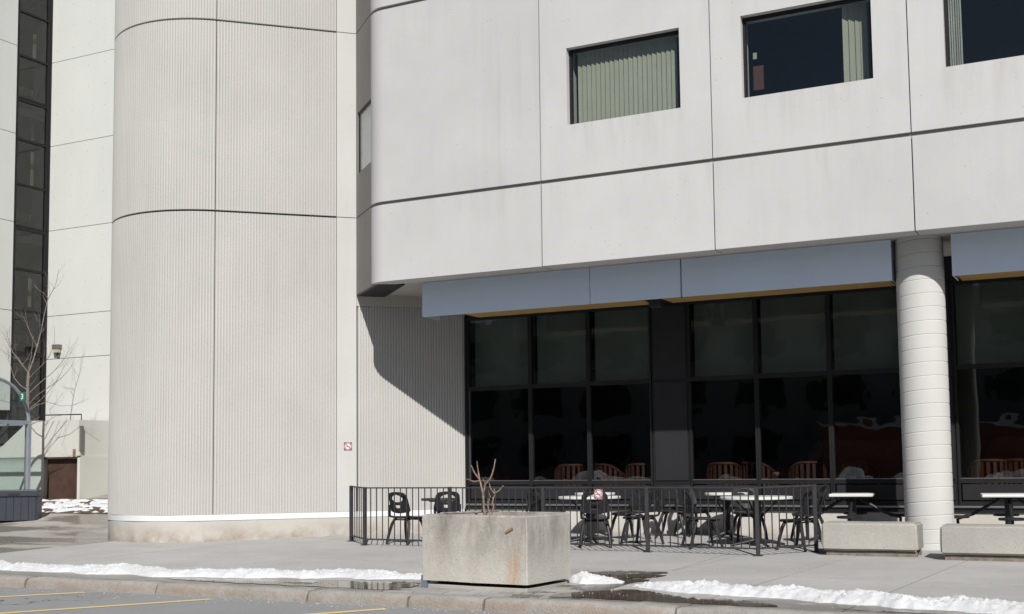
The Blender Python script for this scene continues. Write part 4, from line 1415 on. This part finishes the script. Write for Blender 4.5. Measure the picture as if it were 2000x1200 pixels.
# x, y, heading the sitter faces (degrees from +X)
chairs = [
    (-11.02, 17.52, 80, 'black moulded chair at the far left end behind the railing'),
    (-10.38, 17.72, 128, 'black moulded chair between the small dark table and the planter shrub'),
    (-8.42, 17.55, 62, 'black moulded chair just right of the planter, left of the railing sign'),
    (-7.62, 17.72, 112, 'black moulded chair seen from behind, directly below the railing sign'),
    (-7.05, 18.25, 170, 'black moulded chair facing left, just left of the railing post by the sign'),
    (-7.02, 19.72, 8, 'black moulded chair standing alone close to the low wall under the solid panel'),
    (-5.93, 17.98, 35, 'black moulded chair at the left side of the largest white table'),
    (-6.72, 19.95, -30, 'black moulded chair beside the small white table near the glazing'),
    (-4.42, 17.95, 158, 'black moulded chair at the right side of the largest white table'),
    (-4.62, 19.35, 205, 'black moulded chair behind the right end of the railing, near the glazing'),
    (-5.55, 19.22, -62, 'black moulded chair right of the small white table, behind the largest white table'),
    (-7.62, 19.15, 238, 'black moulded chair at the far right side of the white table behind the sign'),
    (-9.25, 19.55, 15, 'black moulded chair near the glazing, behind the planter shrub'),
]
ch0 = make_chair()
for i, (x, y_, hd, lab) in enumerate(chairs):
    loc = (x, y_, G(-10, y_)); rz = radians(hd-90)
    if i == 0:
        ch0.matrix_basis = Matrix.Translation(Vector(loc)) @ Matrix.Rotation(rz, 4, 'Z'); ch0['label'] = lab
    else:
        copy_thing(ch0, loc, rz, lab)

# ------------------------------------------------------------------ shelter, storage box, board
SHT = thing('glass_shelter', 'grey framed glass shelter with an arched roof at the left edge', 'shelter', (-24.6, 20.2, .3))
XE, YC_, sr = -24.63, 20.2, 1.12
XW = -28.9
zsp = 2.42
def arch(x_, r=sr, n=20):
    return [(x_, YC_+r*cos(pi*i/n), zsp+r*1.0*sin(pi*i/n)) for i in range(n+1)]
for x_ in (XE, XE-2.1, XW):
    MB().tube(arch(x_), .042, 8).build('arch_rib', 'shelter_metal', SHT, smooth=True)
    for y_ in (YC_+sr, YC_-sr):
        MB().box(x_-.045, x_+.045, y_-.045, y_+.045, G(x_, y_), zsp).build('post', 'shelter_metal', SHT)
    MB().box(x_-.035, x_+.035, YC_-sr+.046, YC_+sr-.046, zsp+.0, zsp+.09).build('cross_rail', 'shelter_metal', SHT)
for y_ in (YC_+sr, YC_-sr):
    MB().box(XW+.05, XE-.05, y_-.03, y_+.03, zsp-.02, zsp+.04).build('side_rail', 'shelter_metal', SHT)
a0 = arch(XE-.045, sr-.01); a1 = arch(XW+.045, sr-.01)
n = len(a0)
MB().add(a0+a1, [(i, i+1, n+i+1, n+i) for i in range(n-1)]).build('roof_glass', 'shelter_glass', SHT, smooth=True)
pts = arch(XE, sr-.04)
MB().add(pts, [tuple(range(len(pts)))]).build('gable_glass', 'shelter_glass', SHT)
MB().add([(XE, YC_-sr+.05, .45), (XE, YC_+sr-.05, .45), (XE, YC_+sr-.05, zsp-.01), (XE, YC_-sr+.05, zsp-.01)], [(0, 1, 2, 3)]).build('glass_panel', 'shelter_glass', SHT)
MB().add([(XE-.05, YC_+sr, .5), (XW, YC_+sr, .5), (XW, YC_+sr, zsp-.03), (XE-.05, YC_+sr, zsp-.03)], [(0, 1, 2, 3)]).build('glass_panel', 'shelter_glass', SHT)
sy0 = YC_+.85
np_ = MB().box(XE+.05, XE+.24, sy0-.075, sy0-.06, 2.98, 3.21, .004).build('number_plate', 'sign_green', SHT, label='green square plate with white number 3')
cu = bpy.data.curves.new('digit', 'FONT'); cu.body = '3'; cu.size = .19; cu.align_x = 'CENTER'; cu.align_y = 'CENTER'; cu.extrude = .001; cu.offset = .004
tmp = bpy.data.objects.new('digit_tmp', cu); COL.objects.link(tmp)
bpy.context.view_layer.update()
me = bpy.data.meshes.new_from_object(tmp.evaluated_get(bpy.context.evaluated_depsgraph_get()))
bpy.data.objects.remove(tmp)
me.transform(Matrix.Translation((XE+.145, sy0-.079, 3.095)) @ Matrix.Rotation(pi/2, 4, 'X'))
me.materials.clear(); me.materials.append(MATS['sign_white'])
dg = bpy.data.objects.new('digit', me); COL.objects.link(dg); dg.parent = np_
dg.matrix_parent_inverse = SHT.matrix_basis.inverted() @ Matrix.Identity(4) if False else Matrix.Identity(4)
dg.matrix_parent_inverse = (np_.matrix_parent_inverse).inverted() @ SHT.matrix_basis.inverted() if False else Matrix.Identity(4)

BX = thing('storage_box', 'dark blue grey plank-sided storage box with a lid at the left edge', 'box', (-22.78, 19.42, .09), radians(38))
bl, bd, bh = 1.0, .62, .70
MB().box(-bl/2+.02, bl/2-.02, -bd/2+.02, bd/2-.02, .03, bh-.02).build('body', 'box_plastic', BX, world=False)
nb = 6
for k_ in range(nb):
    x0 = -bl/2+.02+(bl-.04)*k_/nb
    MB().box(x0+.006, x0+(bl-.04)/nb-.006, -bd/2, -bd/2+.019, .04, bh-.13, .005).build('plank', 'box_plastic', BX, world=False)
for k_ in range(4):
    y0 = -bd/2+.02+(bd-.04)*k_/4
    MB().box(bl/2-.019, bl/2, y0+.006, y0+(bd-.04)/4-.006, .04, bh-.13, .005).build('plank', 'box_plastic', BX, world=False)
MB().box(-bl/2-.02, bl/2+.02, -bd/2-.03, bd/2+.02, bh-.12, bh+.03, .02).build('lid', 'box_plastic', BX, world=False)
MB().box(-.12, .12, -bd/2-.045, -bd/2-.031, bh-.08, bh-.045).build('latch', 'black_rubber', BX, world=False)
SB = thing('black_bin', 'narrow black bin cut off by the left edge beside the storage box', 'bin', (-23.42, 18.95, .08), radians(38))
MB().box(-.55, .12, -.2, .2, .02, .90, .02).build('body', 'black_rubber', SB, world=False)
MB().box(-.57, .14, -.22, .22, .901, .95, .015).build('lid', 'black_rubber', SB, world=False)

# ------------------------------------------------------------------ bare street tree
TR = thing('bare_tree', 'slender leafless tree in front of the white wing at left', 'tree', (-24.80, 21.42, .42))
base = Vector((-24.80, 21.42, .40))
kt = 30.2/2340/3.528
rgt = Vector((cos(YAW), sin(YAW), 0)); dpt = Vector((-sin(YAW), cos(YAW), 0))
def tp(px_, py_, dep=0):
    # px_,py_: outline drawing units, trunk axis at 183, ground at 1640
    return base+rgt*((px_-183)*kt)+dpt*dep+Vector((0, 0, (1655-py_)*kt))
def limb(pts, r0, r1, d0, d1, name='limb', twigs=6, seed=0):
    rnd = random.Random(seed)
    P = [tp(a, b, d0+(d1-d0)*i/(len(pts)-1)) for i, (a, b) in enumerate(pts)]
    Q = []; RR = []
    for i in range(len(P)-1):
        for s in range(5):
            t = s/5
            Q.append(P[i].lerp(P[i+1], t)+Vector([.014*noise.noise(Vector((i*5+s, seed, k_*9.)))*(0 if (i == 0 and s == 0) else 1) for k_ in range(3)]))
            RR.append(r0+(r1-r0)*(i+t)/(len(P)-1))
    Q.append(P[-1]); RR.append(r1*.6)
    mm = MB().tube(Q, RR, 7)
    for k_ in range(twigs):
        i = rnd.randint(len(Q)//4, len(Q)-2)
        dirn = (Q[i+1]-Q[i-1]).normalized()
        side_ = Vector((rnd.uniform(-1, 1), rnd.uniform(-1, 1), rnd.uniform(-.2, .6)))
        dd = (dirn*.7+side_).normalized()
        L_ = rnd.uniform(.25, .7)
        pts_ = [Q[i]]; cur = Q[i].copy(); d_ = dd
        for s in range(4):
            d_ = (d_+Vector((rnd.uniform(-.2, .2), rnd.uniform(-.2, .2), .16))).normalized()
            cur = cur+d_*L_/4
            pts_.append(cur.copy())
        rr = min(RR[i]*.5, .007)
        mm.tube(pts_, [rr, rr*.85, rr*.7, rr*.55, rr*.3], 5, False)
        for q in (1, 2, 3):
            if rnd.random() < .7:
                d2 = (d_+Vector((rnd.uniform(-1, 1), rnd.uniform(-1, 1), rnd.uniform(-.2, .5)))).normalized()
                mm.tube([pts_[q], pts_[q]+d2*.09, pts_[q]+d2*.2+Vector((0, 0, .03))], [rr*.5, rr*.4, rr*.2], 4, False)
    mm.build(name, 'bark_grey', TR, smooth=True)
limb([(183, 1680), (181, 1400), (180, 1150), (182, 950), (180, 820), (184, 735)], .055, .034, 0, 0, 'trunk', 3, 1)
L_ = [([(184, 740), (212, 650), (232, 560), (255, 440), (272, 320), (291, 215), (318, 160), (335, 110), (352, 0)], .030, .006, 0, .3, 14),
      ([(291, 215), (262, 180), (225, 155), (200, 125)], .010, .004, .2, .1, 4),
      ([(232, 560), (205, 500), (180, 430), (162, 362), (140, 350)], .016, .005, .1, -.2, 7),
      ([(182, 740), (150, 690), (118, 640), (90, 575), (62, 512)], .024, .006, 0, -.4, 9),
      ([(150, 700), (100, 640), (40, 590), (0, 500), (-40, 430)], .016, .005, 0, .5, 8),
      ([(180, 720), (188, 640), (184, 560), (182, 470)], .012, .004, 0, .3, 4),
      ([(182, 790), (230, 745), (300, 690), (350, 640), (395, 540), (400, 430)], .016, .004, 0, -.4, 8),
      ([(195, 880), (260, 810), (340, 740), (400, 660), (430, 600), (500, 490)], .018, .004, 0, .3, 9),
      ([(190, 960), (250, 900), (330, 850), (420, 790), (490, 720), (525, 650)], .018, .004, 0, -.2, 9),
      ([(188, 1010), (240, 970), (310, 945), (400, 975), (480, 970), (585, 925)], .015, .004, 0, .2, 10),
      ([(190, 1000), (260, 930), (290, 890), (360, 780), (395, 680), (440, 560)], .015, .004, 0, .5, 7),
      ([(180, 1170), (200, 1110), (260, 1085), (340, 1082), (400, 1050), (490, 1040)], .015, .004, 0, -.3, 8),
      ([(185, 1120), (210, 1070), (250, 1050)], .012, .005, 0, .2, 3),
      ([(178, 860), (120, 830), (60, 770), (10, 640), (0, 400)], .018, .005, 0, .4, 9),
      ([(176, 1000), (110, 960), (40, 940), (-30, 900)], .013, .004, 0, -.5, 7),
      ([(340, 1000), (370, 950), (400, 880)], .008, .003, 0, .2, 3)]
for i, (p, a, b, d0, d1, tw) in enumerate(L_):
    limb(p, a*.68, b*.7, d0, d1, 'limb', max(2, int(tw*.6)), 20+i)
# loose grit and salt chips on the pavement and along the gutter
rg = random.Random(11)
gm_ = MB()
def chip(x, y_, z_, r_):
    q = [(r_, 0, 0), (-r_*.8, .2*r_, 0), (0, r_*.9, 0), (.1*r_, -r_, 0), (0, 0, r_*.8)]
    a = rg.uniform(0, 6.28)
    gm_.add([(x+cos(a)*p[0]-sin(a)*p[1], y_+sin(a)*p[0]+cos(a)*p[1], z_+p[2]) for p in q], [(0, 2, 4), (2, 1, 4), (1, 3, 4), (3, 0, 4)])
for i in range(420):
    x = rg.uniform(-17, 2)
    y_ = 11.45-abs(rg.gauss(0, .16))
    chip(x, y_, ZA+.001, rg.uniform(.004, .013))
for i in range(900):
    x = rg.uniform(-16.5, 1); y_ = rg.uniform(11.9, 16.8)
    chip(x, y_, G(-10, y_)+.003, rg.uniform(.004, .012))
for i in range(250):
    t_ = rg.uniform(0, 1); p = P420+dT*(LA*t_)+nT*(abs(rg.gauss(0, .08))+.01)
    chip(p.x, p.y, G(-10, p.y)+.003, rg.uniform(.006, .018))
tag(struct(gm_.build('loose_grit', 'grit_pale'), 'stuff'), 'scattered pale grit and salt chips on the pavement and gutter', 'grit')
print('objects', len(bpy.data.objects))
